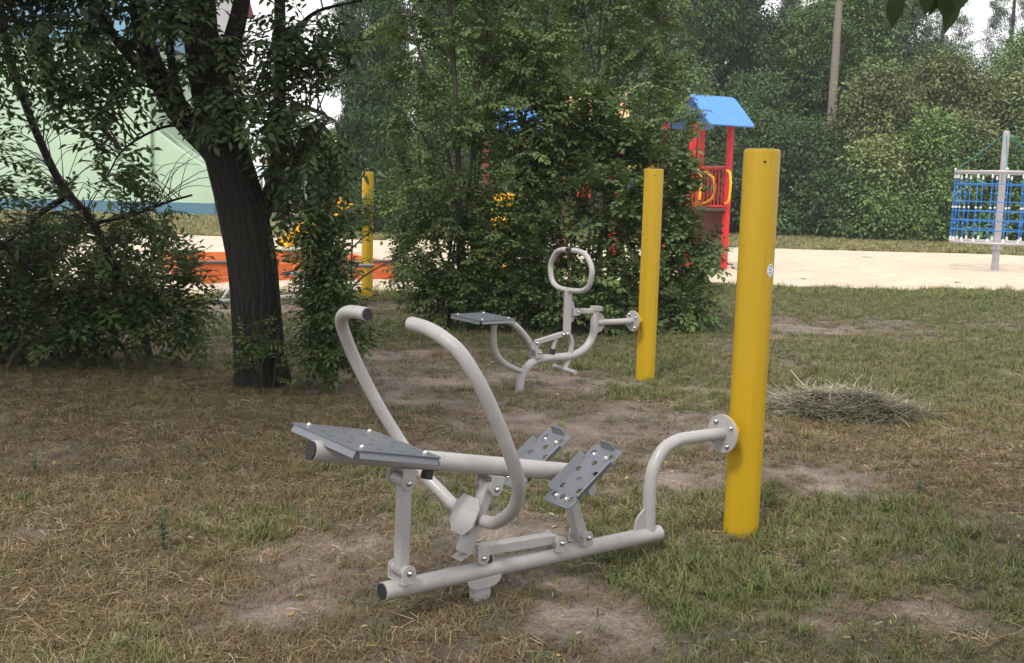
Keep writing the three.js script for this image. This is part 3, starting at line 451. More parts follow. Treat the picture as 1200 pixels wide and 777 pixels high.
{ // leafy sapling right of the trunk
  const o = thing('sapling', 'leafy green sapling growing close against the dark tree trunk', 'sapling', [-1.44, 0, -8.3]);
  const Q = (x, y, z) => [x + 1.53, y, z + 8.25];
  leafyTree(o, { seed: 111, mat: leafMat([0.07, 0.118, 0.032], 0.4, 0.65), sprays: SP_A, twigs: 135, per: 5, size: 0.85, bark: M.barkLight, upright: 0.1,
    limbs: [{ pts: [Q(-1.53, -0.1, -8.25), Q(-1.55, 0.5, -8.25), Q(-1.57, 1.1, -8.3), Q(-1.55, 1.9, -8.3)], r: [0.03, 0.01], from: 0.05 }, { pts: [Q(-1.5, -0.1, -8.2), Q(-1.42, 0.5, -8.1), Q(-1.38, 1.0, -8.1)], r: [0.014, 0.006], from: 0.05 }, { pts: [Q(-1.56, -0.1, -8.3), Q(-1.68, 0.6, -8.35), Q(-1.72, 1.1, -8.4)], r: [0.014, 0.006], from: 0.05 }],
    blobs: [[-1.53, .35, -8.2, .16, .35, .25, 1.4], [-1.55, .8, -8.2, .16, .35, .25, 1.3], [-1.58, 1.25, -8.25, .18, .3, .25, 1.2], [-1.48, .55, -8.1, .15, .4, .2], [-1.45, .95, -8.15, .12, .3, .2, .6]].map((b) => [b[0] + 1.53, b[1], b[2] + 8.25, ...b.slice(3)]) });
}
{ // suckers at the foot of the trunk
  const o = thing('trunk_suckers', 'small bright green shoots at the foot of the dark trunk', 'shoots', [-1.95, 0, -8.02]);
  leafyTree(o, { seed: 115, mat: MB, sprays: SP_A, twigs: 26, per: 3, size: 0.5, bark: M.barkLight, limbs: [{ pts: [[0, -0.05, 0], [0.03, 0.25, 0.02], [0.02, 0.6, 0]], r: [0.006, 0.003], from: 0 , name: 'stem' }, { pts: [[0.1, -0.05, 0.02], [0.13, 0.2, 0.02], [0.16, 0.5, 0.0]], r: [0.006, 0.003], from: 0, name: 'stem' }], blobs: [[0.05, .35, .03, .14, .3, .05], [0.18, .3, .02, .1, .3, .06], [-0.12, .3, .03, .1, .22, .05]] });
}
{ // arching shrub at the left with bare twigs
  const o = thing('arching_shrub', 'arching dark stem with bare twigs in front of the green building', 'shrub', [-3.38, 0, -8.65]);
  const Q = (x, y, z = -8.6) => [x + 3.38, y, z + 8.65];
  const bare = [], r = rngOf(121);
  const limbs = [
    { pts: [Q(-3.3, -0.1, -9.5), Q(-3.34, 0.4, -9.3), Q(-3.38, 0.85, -8.9), Q(-3.46, 1.28), Q(-3.67, 1.52), Q(-3.87, 1.94), Q(-4.03, 2.4), Q(-4.11, 2.73), Q(-4.2, 3.4)], r: [0.04, 0.028], sides: 16, n: 40 },
    { pts: [Q(-3.62, 1.48), Q(-3.85, 1.33), Q(-4.0, 1.2), Q(-4.2, 1.0, -8.5)], r: [0.03, 0.012] },
    { pts: [Q(-3.44, 1.25), Q(-3.25, 1.29), Q(-3.05, 1.35), Q(-2.81, 1.44, -8.55), Q(-2.6, 1.5, -8.5)], r: [0.018, 0.008] },
    { pts: [Q(-3.6, -0.1, -9.4), Q(-3.9, 0.6, -9.0), Q(-4.2, 1.2, -8.4), Q(-4.4, 1.9, -8.4)], r: [0.025, 0.01] },
  ];
  leafyTree(o, { seed: 122, mat: MA, sprays: SP_A, twigs: 70, per: 4, size: 0.85, bark: M.bark, limbs, blobs: [[-3.9, 1.35, -8.5, .5, .35, .4], [-3.1, 1.15, -8.5, .4, .25, .35, 1.2], [-4.2, 1.8, -8.4, .35, .4, .3, .6], [-3.2, 1.6, -8.4, .3, .25, .3, .5], [-2.85, 1.35, -8.4, .2, .15, .25, .6]].map((b) => [b[0] + 3.38, b[1], b[2] + 8.65, ...b.slice(3)]) });
  for (let i = 0; i < 150; i++) { // bare twigs
    const L = limbs[r() < 0.65 ? 0 : 1 + Math.floor(r() * 3)], pts = smooth(L.pts, 20), p = pts[6 + Math.floor(r() * 13)], len = 0.25 + r() * 0.65, a = r() * 6.28, d = V(Math.cos(a) - 0.35, 0.05 + r() * 0.7, Math.sin(a) * 0.6 + 0.15).normalize(), q = p.clone().addScaledVector(d, len), m = p.clone().lerp(q, 0.5).add(V(0, 0.12 * len, 0)); q.y -= 0.25 * len * r();
    bare.push(sweep(smooth([p, m, q], 6), (t) => lerp(0.0045, 0.0015, t), 4, false));
  }
  part('bare_twigs', merge(bare), M.twig, o).userData.kind = 'stuff';
}
function shrub(name, label, pos, seed, opts) { // a multi-stem shrub; stems fan from the base to the crown volumes
  const o = thing(name, label, 'shrub', pos), r = rngOf(seed + 7), limbs = [];
  for (let i = 0; i < opts.stems; i++) { const b = opts.blobs[i % opts.blobs.length], e = V(b[0] + (r() - 0.5) * b[3], Math.max(0.3, b[1] + b[4] * 0.3), b[2] + (r() - 0.5) * b[5]), x0 = (r() - 0.5) * (opts.foot ?? 0.5), z0 = (r() - 0.5) * (opts.foot ?? 0.5); limbs.push({ name: 'stem', pts: [[x0, -0.1, z0], [lerp(x0, e.x, 0.25), e.y * 0.45, lerp(z0, e.z, 0.25)], [e.x, e.y, e.z]], r: [0.022, 0.007], from: 0.1, sides: 8, n: 12 }); }
  leafyTree(o, { seed, bark: M.barkLight, ...opts, limbs: [...(opts.extra ?? []), ...limbs] });
  return o;
}
{
  const rel = (B, x, z) => B.map((b) => [b[0] - x, b[1], b[2] - z, ...b.slice(3)]);
  shrub('bush', 'dense low dark green bush under the arching stem', [-3.7, 0, -9.2], 131, { mat: MA, sprays: SP_A, stems: 14, foot: 1.4, twigs: 350, per: 5, size: 0.95, blobs: rel([[-4.5, .75, -9.2, .55, .45, .5], [-4.05, .8, -9.2, .5, .4, .5], [-3.6, .6, -9.1, .5, .4, .5], [-3.15, .75, -9.1, .42, .35, .4], [-2.95, .4, -9.0, .36, .3, .35], [-3.45, .25, -8.9, .5, .25, .4], [-4.05, .3, -8.9, .55, .3, .4], [-4.6, .3, -8.9, .5, .3, .4], [-5.1, .6, -9.2, .5, .6, .5], [-2.85, .75, -9.1, .2, .25, .25, .5]], -3.7, -9.2) });
  shrub('tall_shrub', 'tall loose shrub with thin dark upright stems and light green leaves', [-0.6, 0, -12.4], 141, { mat: MB, sprays: SP_B, stems: 9, foot: 0.7, twigs: 560, per: 5, size: 0.95, upright: 0.05,
    extra: [{ name: 'stem', pts: [[0, -0.1, 0], [-0.05, 1.22, 0], [-0.1, 2.31, 0], [-0.22, 3.75, 0], [-0.3, 4.4, 0]], r: [0.05, 0.02], n: 30, sides: 14 }, { name: 'stem', pts: [[-0.03, 0.6, 0], [0.07, 1.82, 0.05], [0.14, 2.8, 0], [0.32, 3.9, 0]], r: [0.03, 0.012], n: 24 }, { name: 'stem', pts: [[0.6, -0.1, -0.2], [0.61, 1.64, -0.2], [0.68, 2.4, -0.2], [0.9, 3.5, -0.2]], r: [0.03, 0.012] }, { name: 'stem', pts: [[-0.05, 1.2, 0], [-0.25, 2.2, 0.1], [-0.6, 3.3, 0.1]], r: [0.02, 0.008] }],
    blobs: rel([[-1.27, 3.36, -12.6, .4, .6, .5, .7], [-1.25, 2.6, -12.5, .45, .6, .5, .9], [-1.15, 1.6, -12.4, .36, .6, .5], [-1.05, .6, -12.3, .34, .5, .5], [-.48, 3.4, -12.5, .55, .6, .6, .7], [-.05, 3.0, -12.5, .5, .55, .6, .8], [-.46, 2.3, -12.5, .5, .55, .6, .8], [-.84, 1.55, -12.3, .5, .55, .5], [-.45, .8, -12.3, .5, .6, .5, 1.1], [.14, 2.0, -12.5, .45, .5, .5], [.3, 3.2, -12.6, .4, .6, .5, .7], [-1.0, 4.2, -12.5, .7, .5, .7, .7], [-.1, 4.2, -12.5, .7, .5, .7, .7], [-.1, 1.2, -12.3, .45, .6, .5], [.2, 2.5, -12.4, .4, .35, .4], [.1, 1.6, -12.3, .4, .4, .4], [.5, 2.5, -12.5, .35, .35, .4, .8], [-.6, .25, -12.1, .6, .25, .4]], -0.6, -12.4) });
  shrub('broad_bush', 'broad dense dark green bush behind the riding machine', [1.0, 0, -12.7], 151, { mat: MC, sprays: SP_C, stems: 18, foot: 1.8, twigs: 600, per: 5, size: 0.9, tint: 0.3,
    blobs: rel([[.4, 1.8, -12.7, .5, .45, .5], [.75, 2.5, -12.7, .4, .35, .4, .8], [1.05, 2.7, -12.6, .35, .25, .4, .6], [.95, 2.15, -12.7, .5, .45, .5], [1.35, 2.2, -12.7, .4, .4, .5, .7], [1.55, 2.75, -12.7, .16, .3, .2, .3], [.55, 2.95, -12.7, .2, .3, .25, .3], [1.8, 1.95, -12.6, .36, .42, .45, 1.3], [1.9, 2.4, -12.6, .22, .2, .3, .6], [1.95, 1.5, -12.5, .3, .3, .4, .8], [1.0, 1.45, -12.4, .6, .5, .5], [.4, 1.05, -12.3, .5, .5, .5], [1.75, 1.3, -12.4, .5, .5, .5], [2.12, .95, -12.5, .28, .4, .4, .8], [1.85, .5, -12.4, .42, .4, .5], [1.2, .65, -12.3, .6, .5, .5], [.4, .4, -12.2, .5, .4, .5], [2.1, .25, -12.4, .28, .25, .4, .9], [1.2, .2, -12.1, .8, .2, .4], [-.2, .9, -12.3, .5, .5, .5, .8], [-.2, .35, -12.1, .6, .3, .4], [-.8, .5, -12.2, .45, .4, .4, .8]], 1.0, -12.7) });
  shrub('young_tree', 'airy young tree with pale green leaves rising behind the broad bush', [1.2, 0, -15.2], 156, { mat: MB, sprays: SP_B, stems: 6, foot: 0.5, twigs: 250, per: 5, size: 1.0, upright: 0.2,
    extra: [{ name: 'stem', pts: [[0, -0.1, 0], [0.05, 1.5, 0], [-0.1, 3.0, 0], [0.1, 4.6, 0]], r: [0.045, 0.015], n: 24 }],
    blobs: [[-0.5, 3.4, 0, .5, .6, .5, .8], [0.3, 3.7, 0, .55, .7, .5], [0.9, 3.1, 0, .5, .55, .5, .8], [0, 4.7, 0, .8, .6, .7], [0.9, 4.2, 0, .5, .6, .5, .7], [-0.6, 4.3, 0, .5, .5, .5, .7], [0.2, 2.6, 0, .6, .5, .5, .7]] });
  shrub('small_shrub', 'small leafy shrub between the sapling and the yellow post by the sandbox', [-2.35, 0, -13.6], 161, { mat: MB, sprays: SP_B, stems: 7, foot: 0.5, twigs: 105, per: 5, size: 0.9, blobs: rel([[-2.6, 1.4, -13.6, .28, .4, .35], [-2.45, 1.9, -13.6, .28, .3, .4], [-2.0, 1.15, -13.7, .22, .22, .3], [-2.65, .8, -13.6, .25, .35, .3], [-1.45, 1.3, -13.6, .25, .45, .35], [-1.4, .7, -13.6, .22, .3, .3]], -2.35, -13.6) });
}
{ // tree standing left of the view; its crown shades the left of the lawn
  const o = thing('shade_tree', 'tall leafy tree left of the lawn, shading the dry grass', 'tree', [-7.6, 0, -3.6]);
  leafyTree(o, { seed: 181, mat: MO, sprays: SP_B, twigs: 760, per: 5, size: 1.35, bark: M.bark, hang: 0.1,
    limbs: [{ pts: [[0, -0.2, 0], [0.1, 1.8, 0], [0.2, 3.6, 0], [0.3, 5.4, 0.1], [0.2, 8, 0]], r: [0.27, 0.08], n: 40, sides: 24, from: 0.5 }, { pts: [[0.2, 3.4, 0], [1.6, 4.6, -0.6], [3.6, 5.3, -1.0], [5.2, 5.6, -0.4]], r: [0.12, 0.025] }, { pts: [[0.2, 3.8, 0], [1.0, 5.2, 1.0], [2.6, 6.2, 1.8]], r: [0.1, 0.02] }, { pts: [[0.2, 4, 0], [-0.4, 5.4, -1.6], [0, 6.2, -3.0]], r: [0.09, 0.02] }, { pts: [[0.2, 4.4, 0], [-1.5, 5.6, 0.5], [-2.6, 6.4, 1]], r: [0.08, 0.02] }],
    blobs: [[1.6, 5.6, -1.2, 2.3, 1.0, 1.9], [4.0, 5.8, -0.8, 2.0, 0.9, 1.9], [2.6, 6.8, 1.2, 2.4, 1.0, 2.2], [5.2, 6.2, 1.0, 1.6, 0.8, 1.6], [0, 6.6, -2.6, 2.3, 1.1, 1.9], [-1.8, 6.4, 0.6, 2, 1.1, 2], [0.4, 8, 0, 2.2, 0.9, 2.2], [2.2, 4.9, -2.2, 1.2, 0.6, 0.9]] });
}
{ // tree overhead, its trunk beside the camera; a few leaves hang into the view
  const o = thing('overhanging_tree', 'broad tree whose dark leaves hang in over the lawn', 'tree', [4.6, 0, 0.8]);
  leafyTree(o, { seed: 171, mat: MO, sprays: SP_C, twigs: 430, per: 5, size: 1.25, bark: M.bark, hang: 0.2,
    limbs: [{ pts: [[0, -0.2, 0], [0.05, 1.5, 0], [-0.1, 3.2, 0], [-0.2, 5, 0], [0, 7.5, 0.3]], r: [0.26, 0.08], n: 40, sides: 24, from: 0.5 }, { pts: [[-0.1, 3.0, 0], [-1.2, 4.2, -1], [-2.6, 4.6, -2.2], [-4.0, 4.7, -3.2]], r: [0.11, 0.02] }, { pts: [[-0.1, 3.4, 0], [-1.8, 4.6, 0.6], [-4.2, 5.2, 0.8], [-6.4, 5.4, 0.4]], r: [0.12, 0.025] }, { pts: [[0, 4, 0], [1.2, 5.2, -1], [1.8, 5.8, -2.4]], r: [0.09, 0.02] }, { pts: [[0, 4, 0], [0.8, 5.2, 1.2], [1, 6, 2.6]], r: [0.09, 0.02] }, { pts: [[-1.2, 4.2, -1.0], [-2.2, 3.9, -2.4], [-3.0, 3.2, -3.6], [-3.38, 2.50, -4.0]], r: [0.03, 0.006] }],
    blobs: [[-3.2, 4.9, -2.2, 1.6, .6, 1.3], [-5, 5.4, 0.2, 1.9, .7, 1.8], [-1.5, 5.6, 0, 1.9, .9, 2], [1, 6, -1.5, 1.5, 1, 1.6], [0.5, 6, 2, 1.8, 1.1, 1.8], [-2.5, 6.4, 1.5, 2, .9, 2], [0, 7.4, 0.3, 1.8, .8, 1.8]] });
  const a = { p: [], c: [] }, r = rngOf(173), tip = V(-3.38, 2.50, -4.0), leaves = [];
  stickInto(a, tip, tip.clone().add(V(-0.12, -0.28, -0.03)), 0.004, [0.4, 0.3, 0.2]); stickInto(a, tip, tip.clone().add(V(0.1, -0.22, 0.03)), 0.004, [0.4, 0.3, 0.2]);
  for (let i = 0; i < 9; i++) leafInto(a, tip.clone().add(V((r() - 0.5) * 0.24, -0.10 - 0.2 * r(), (r() - 0.5) * 0.1)), V((r() - 0.5) * 0.5, -1, (r() - 0.5) * 0.4).normalize(), V((r() - 0.5) * 0.6, 0.1, 1).normalize(), 0.11 + 0.03 * r(), 0.06 + 0.015 * r(), [0.8, 0.8, 0.75], 0.2, 0.15);
  const h = part('hanging_leaves', buildRaw(a), MD, o); h.userData.kind = 'stuff';
}

// ---------------------------------------------------------------- trees far off
const CL = [clump(11, 95, 0.55, 0.13, 0.075), clump(12, 85, 0.5, 0.14, 0.08), clump(13, 80, 0.62, 0.12, 0.07)];
const CN = [clump(14, 80, 0.42, 0.15, 0.045, 0.6), clump(15, 70, 0.38, 0.16, 0.05, 0.7)];
const FM = { blue: leafMat([0.110, 0.165, 0.085], 0, 0.7), dark: leafMat([0.064, 0.108, 0.045], 0, 0.7), olive: leafMat([0.180, 0.215, 0.095], 0, 0.7), bright: leafMat([0.118, 0.185, 0.066], 0, 0.7), mid: leafMat([0.098, 0.160, 0.055], 0, 0.7), conifer: leafMat([0.034, 0.066, 0.028], 0, 0.8) };
let farSeed = 500;
// height h, crown from y0 to h with radius R; several lobes of clumps
function farTree(name, label, x, z, h, R, y0, mat, n, group, lobes = 9, geo = CL) {
  const r = rngOf(++farSeed), o = thing(name, label, name.includes('bush') ? 'bush' : 'tree', [x, 0, z], 0, group), B = [];
  if (y0 > 0.8 || h > 8) {
    part('trunk', sweep(smooth([[0, -0.3, 0], [0.1 * (r() - 0.5), h * 0.35, 0], [0.5 * (r() - 0.5), h * 0.8, 0.3 * (r() - 0.5)]], 10), (t) => lerp(0.018 * h + 0.03, 0.03, t), 10), M.barkLight, o);
    for (let i = 0; i < 5; i++) { const a = r() * 6.28, y = lerp(y0, h * 0.7, r()); part('limb', sweep(smooth([[0, y, 0], [Math.cos(a) * R * 0.4, y + 0.1 * h, Math.sin(a) * R * 0.4], [Math.cos(a) * R * 0.75, y + 0.17 * h, Math.sin(a) * R * 0.75]], 6), (t) => lerp(0.007 * h, 0.012, t), 6), M.barkLight, o); }
  }
  for (let i = 0; i < lobes; i++) { const t = (i + 0.5) / lobes, a = i * 2.4 + r(), y = lerp(y0, h, t), k = Math.sin(Math.PI * clamp(0.18 + 0.74 * t, 0, 1)) ** 0.7, rr = R * (0.42 + 0.25 * r()); B.push([Math.cos(a) * R * 0.55 * k, y - 0.1 * (h - y0) * t, Math.sin(a) * R * 0.55 * k, rr * (0.7 + 0.3 * k), Math.min(rr, (h - y0) * 0.28), rr * (0.7 + 0.3 * k)]); }
  const mats = geo.map(() => []), cols = geo.map(() => []), q = new THREE.Quaternion(), e = new THREE.Euler();
  const tones = B.map(() => 0.65 + 0.75 * r());
  for (let i = 0; i < n; i++) { const b = pickBlob(B, r), p = inBlob(b, r, 0.55), w = Math.floor(r() * geo.length), s = 0.7 + 0.7 * r(); p.add(V((r() - 0.5) * 0.5, (r() - 0.5) * 0.5, (r() - 0.5) * 0.5)); if (p.y < 0.25) p.y = 0.25 + 0.3 * r(); mats[w].push(new THREE.Matrix4().compose(p, q.setFromEuler(e.set((r() - 0.5) * 1.2, r() * 6.28, (r() - 0.5) * 1.2)), V(s, s, s))); const v = tones[B.indexOf(b)] * (0.8 + 0.4 * r()); cols[w].push(lin(v * (0.94 + 0.15 * r()), v, v * (0.85 + 0.25 * r()))); }
  geo.forEach((g, k) => instances('crown', g, mat, mats[k], cols[k], o));
  return o;
}
function conifer(name, label, x, z, h, R, n, group, y0 = 0.3, mat = FM.conifer) {
  const r = rngOf(++farSeed), o = thing(name, label, 'tree', [x, 0, z], 0, group);
  part('trunk', sweep([V(0, -0.3, 0), V(0, h * 0.97, 0)], (t) => lerp(0.02 * h, 0.02, t), 10), M.barkLight, o);
  const mats = CN.map(() => []), cols = CN.map(() => []), q = new THREE.Quaternion(), e = new THREE.Euler();
  for (let i = 0; i < n; i++) {
    const t = Math.pow(r(), 1.5), y = lerp(y0, h, t), lay = 0.6 + 0.35 * vnoise(y * 2.2, 3, 90) + 0.25 * Math.abs(((y * 1.35) % 1) - 0.5), rad = R * Math.pow(1 - t, 0.75) * lay * (0.35 + 0.65 * Math.sqrt(r())), a = r() * 6.283, w = Math.floor(r() * 2), s = 0.55 + 0.5 * r() * (1 - 0.4 * t);
    const rad2 = rad * (0.55 + 0.85 * vnoise(Math.cos(a) * 2.2 + y * 0.9, Math.sin(a) * 2.2 + y * 1.7, 92)) + 0.05; mats[w].push(new THREE.Matrix4().compose(V(Math.cos(a) * rad2, y - rad2 * 0.3, Math.sin(a) * rad2), q.setFromEuler(e.set((r() - 0.5) * 0.8, r() * 6.28, (r() - 0.5) * 0.8)), V(s, s, s))); const v = 0.6 + 0.9 * r(); cols[w].push(lin(v * (0.9 + 0.25 * r()), v, v * (0.8 + 0.3 * r())));
  }
  CN.forEach((g, k) => instances('crown', g, mat, mats[k], cols[k], o));
}
conifer('spruce', 'tall narrow dark spruce standing beyond the sandbox', -5.15, -38, 13.5, 2.0, 3200);
const bg = 'trees along the far edge of the playground';
for (const [x, z, h, R, y0, m, n, what] of [
  [-2.2, -47, 14, 3.2, 0.5, 'mid', 2600, 'mid green tree right behind the tall shrub with thin stems'],
  [1.6, -50, 15, 3.6, 0.5, 'blue', 2800, 'tall grey green tree beyond the playground roofs'],
  [5.8, -51, 15, 3.8, 0.4, 'blue', 3000, 'tall grey green tree rising behind the blue tower roof'],
  [10.2, -52, 15, 3.8, 0.4, 'dark', 3000, 'dark tall tree between the blue roof and the utility pole'],
  [15.0, -52, 12.5, 3.4, 0.3, 'mid', 2800, 'mid green tree just behind the utility pole'],
  [18.2, -54, 14, 3.8, 0.5, 'blue', 2400, 'grey green tree rising above the olive bushes'],
  [25.5, -52, 10.5, 3.8, 0.4, 'bright', 2600, 'fresh green tree behind the climbing net'],
  [31, -50, 12, 4, 0.4, 'mid', 2200, 'mid green tree past the climbing net'],
]) farTree('background_tree', what, x, z, h, R, y0, FM[m], n, bg);
for (const [x, z, h, R, m, n, what] of [
  [9.4, -46.5, 5.2, 2.5, 'dark', 1500, 'dark bush at the foot of the tall trees, left of the utility pole'],
  [12.6, -45.5, 4.3, 2.3, 'dark', 1500, 'dark bush below the utility pole'],
  [15.2, -45, 6.6, 2.4, 'olive', 1700, 'olive green bush right of the utility pole'],
  [17.0, -43.5, 4.8, 1.7, 'bright', 1300, 'fresh green bush in front of the olive bushes'],
  [19.0, -46.5, 7.9, 3.0, 'olive', 2400, 'large rounded olive green bush behind the climbing net'],
  [22.8, -46, 7.2, 2.8, 'olive', 2200, 'olive green bush past the climbing net pole'],
  [20.5, -43, 3.6, 2.0, 'mid', 1400, 'low mid green bush right behind the climbing net'],
  [14.6, -43.6, 2.8, 1.5, 'mid', 900, 'low mid green bush beside the fresh green bush'],
  [25.5, -43.5, 4.0, 2.4, 'mid', 1300, 'low mid green bush past the net, beyond the sand'],
  [6.2, -46.5, 4.6, 2.4, 'dark', 1300, 'dark bush behind the red tower posts'],
  [2.6, -46, 4.4, 2.4, 'dark', 1200, 'dark bush behind the playground frame'],
  [-1.2, -45, 4.2, 2.4, 'mid', 1200, 'mid green bush behind the blue roofed cabin'],
]) farTree('background_bush', what, x, z, h, R, 0.15, FM[m], n, 'bushes along the far edge of the playground', 7);
farTree('background_bush', 'yellow leaved young bush at the foot of the utility pole', 11.9, -46.2, 5.2, 0.8, 0.6, leafMat([0.19, 0.19, 0.045], 0.4, 0.7), 240, 'bushes along the far edge of the playground', 5);
for (const [x, z, h, R, what] of [[25.8, -66, 17, 3.2, 'dark pine behind the fresh green tree'], [22.6, -68, 16, 2.6, 'dark pine above the large olive bush'], [30, -66, 18, 3.4, 'dark pine past the fresh green tree'], [16.5, -66, 15, 2.6, 'dark pine behind the grey green tree']]) conifer('background_pine', what, x, z, h, R, 900, 'pines behind the far trees', 5.2);

// ---------------------------------------------------------------- grass and litter
function tuft(seed, n, hgt, wid, spread, lean, colr) {
  const r = rngOf(seed), a = { p: [], c: [] };
  for (let i = 0; i < n; i++) {
    const an = r() * 6.283, rad = spread * Math.sqrt(r()), b = V(Math.cos(an) * rad, -0.004, Math.sin(an) * rad), h = hgt * (0.45 + 0.75 * r()), d = r() * 6.283, l = lean * (0.3 + r()), w = wid * (0.7 + 0.6 * r()), sx = -Math.sin(d) * w / 2, sz = Math.cos(d) * w / 2, v = colr[0] + colr[1] * r(), col = [v * (0.9 + 0.25 * r()), v, v * (0.8 + 0.3 * r())];
    const pt = (t) => V(b.x + Math.cos(d) * l * h * t * t, b.y + h * (t - 0.35 * l * t * t), b.z + Math.sin(d) * l * h * t * t), P0 = pt(0), P1 = pt(0.45), P2 = pt(0.8), P3 = pt(1);
    const tri = (...vs) => { for (const [p, k] of vs) { a.p.push(p.x + sx * k, p.y, p.z + sz * k); a.c.push(...col); } };
    tri([P0, -1], [P0, 1], [P1, 0.9]); tri([P0, -1], [P1, 0.9], [P1, -0.9]); tri([P1, -0.9], [P1, 0.9], [P2, 0.55]); tri([P1, -0.9], [P2, 0.55], [P2, -0.55]); tri([P2, -0.55], [P2, 0.55], [P3, 0]);
  }
  return buildRaw(a);
}
function strawGeo(seed, n, R, L, w) { // flat lying, slightly bent straws
  const r = rngOf(seed), a = { p: [], c: [] };
  for (let i = 0; i < n; i++) {
    let p = V((r() - 0.5) * 2 * R, 0.003 + 0.012 * r(), (r() - 0.5) * 2 * R), an = r() * 6.283; const l = L * (0.4 + 0.9 * r()), bend = (r() - 0.5) * 0.35, tilt = (r() - 0.35) * 0.35, v = 0.7 + 0.6 * r(), col = [v, v * (0.92 + 0.12 * r()), v * (0.8 + 0.3 * r())];
    for (let k = 0; k < 3; k++) { const q = p.clone().add(V(Math.cos(an) * l / 3, tilt * l / 3, Math.sin(an) * l / 3)); if (q.y < 0.002) q.y = 0.002; const s = V(-Math.sin(an) * w / 2, 0.0006, Math.cos(an) * w / 2); for (const [b, g] of [[p, 1], [p, -1], [q, 1], [q, 1], [p, -1], [q, -1]]) { a.p.push(b.x + s.x * g, b.y + s.y * (g > 0 ? 1 : 0), b.z + s.z * g); a.c.push(...col); } p = q; an += bend; }
  }
  return buildRaw(a);
}
function leafLitter(seed) { const r = rngOf(seed), a = { p: [], c: [] }; leafInto(a, V(0, 0.006, 0), V(1, 0.05, 0).normalize(), V((r() - 0.5) * 0.3, 1, (r() - 0.5) * 0.3).normalize(), 0.04, 0.022, [1, 1, 1], 0.5, -0.1); return buildRaw(a); }
const gr = rngOf(901), keepOut = (x, z) => ((x - 1.125) ** 2 + (z + 4.885) ** 2 < 0.0075) || ((x - 1.18) ** 2 + (z + 9.1) ** 2 < 0.0075) || inSandEdge(x, z) > 0.1;
function scatter(name, label, category, geos, mat, tries, density, want, scale, color, zmin = -26) {
  const mats = geos.map(() => []), cols = geos.map(() => []), q = new THREE.Quaternion(), e = new THREE.Euler();
  for (let i = 0; i < tries; i++) {
    const z = lerp(-2.7, zmin, Math.pow(gr(), 1.35)), half = 2.4 + 0.56 * -z, x = (gr() * 2 - 1) * half; // pow: denser near by
    const widthBias = half / (2.4 + 0.56 * -zmin); if (gr() > Math.pow(widthBias, density)) continue;
    if (keepOut(x, z)) continue; const c = cover(x, z); if (gr() > want(c, x, z)) continue;
    const w = Math.floor(gr() * geos.length), s = scale(c, gr), k = color(c, gr);
    mats[w].push(new THREE.Matrix4().compose(V(x, groundH(x, z), z), q.setFromEuler(e.set((gr() - 0.5) * 0.25, gr() * 6.283, (gr() - 0.5) * 0.25)), V(s, s * (0.75 + 0.5 * gr()), s))); cols[w].push(lin(...k));
  }
  const o = thing(name, label, category); o.userData.kind = 'stuff';
  geos.forEach((g, k) => { if (mats[k].length) instances('tuft', g, mat, mats[k], cols[k], o); });
}
const grassMat = new THREE.MeshPhysicalMaterial({ color: lin(1, 1, 1), vertexColors: true, roughness: 0.8, specularIntensity: 0.4, side: THREE.DoubleSide });
const G1 = [tuft(21, 12, 0.07, 0.004, 0.03, 0.9, [0.85, 0.3]), tuft(22, 16, 0.055, 0.0038, 0.045, 1.0, [0.8, 0.4]), tuft(23, 9, 0.09, 0.0042, 0.025, 0.8, [0.85, 0.3])];
const G2 = [tuft(24, 14, 0.05, 0.003, 0.05, 1.5, [0.75, 0.5]), tuft(25, 18, 0.04, 0.0028, 0.06, 1.8, [0.7, 0.6])];
scatter('green_grass', 'short green grass growing in tufts between bare patches', 'grass', G1, grassMat, 190000, 0.5, (c) => clamp(c.green * 1.15 + 0.03, 0.05, 0.95) * (1 - 0.75 * c.soil), (c, r) => 0.5 + 0.7 * r() * (0.6 + 0.6 * c.green), (c, r) => { const v = 0.75 + 0.5 * r(), d = r() * 0.75 * (c.dry + 0.3); return mix3([0.104 * v, 0.136 * v, 0.048 * v], [0.22 * v, 0.17 * v, 0.085 * v], d); });
scatter('dry_grass', 'dry brown grass covering the shaded lawn', 'grass', G2, grassMat, 300000, 0.5, (c) => clamp(0.34 + 0.8 * c.dry - 0.35 * c.green, 0.12, 0.95) * (1 - 0.96 * c.soil), (c, r) => 0.65 + 0.6 * r(), (c, r) => { const v = 0.65 + 0.6 * r(); return mix3(r() < 0.2 ? [0.28 * v, 0.225 * v, 0.145 * v] : [0.165 * v, 0.110 * v, 0.060 * v], [0.092 * v, 0.102 * v, 0.042 * v], r() * r()); });
scatter('straw_litter', 'loose straw and dead stalks lying on the ground', 'straw', [strawGeo(31, 12, 0.07, 0.05, 0.0024), strawGeo(32, 10, 0.09, 0.075, 0.0024)], grassMat, 58000, 0.5, (c) => clamp(0.10 + 0.7 * c.dry, 0, 1) * (1 - 0.85 * c.soil), (c, r) => 0.6 + 0.7 * r(), (c, r) => { const v = 0.6 + 0.6 * r(); return mix3([0.27 * v, 0.178 * v, 0.092 * v], [0.38 * v, 0.32 * v, 0.22 * v], r()); });
scatter('fallen_leaves', 'small yellow and brown fallen leaves on the lawn', 'leaves', [leafLitter(41), leafLitter(42), leafLitter(43)], leafMat([1, 1, 1], 0.15, 0.8), 17000, 0.4, (c) => 0.22, (c, r) => 0.5 + 0.6 * r(), (c, r) => { const k = r(); return k < 0.2 ? [0.42, 0.30, 0.07] : k < 0.42 ? [0.40, 0.33, 0.22] : k < 0.7 ? [0.12, 0.15, 0.04] : [0.16, 0.10, 0.055]; }, -18);
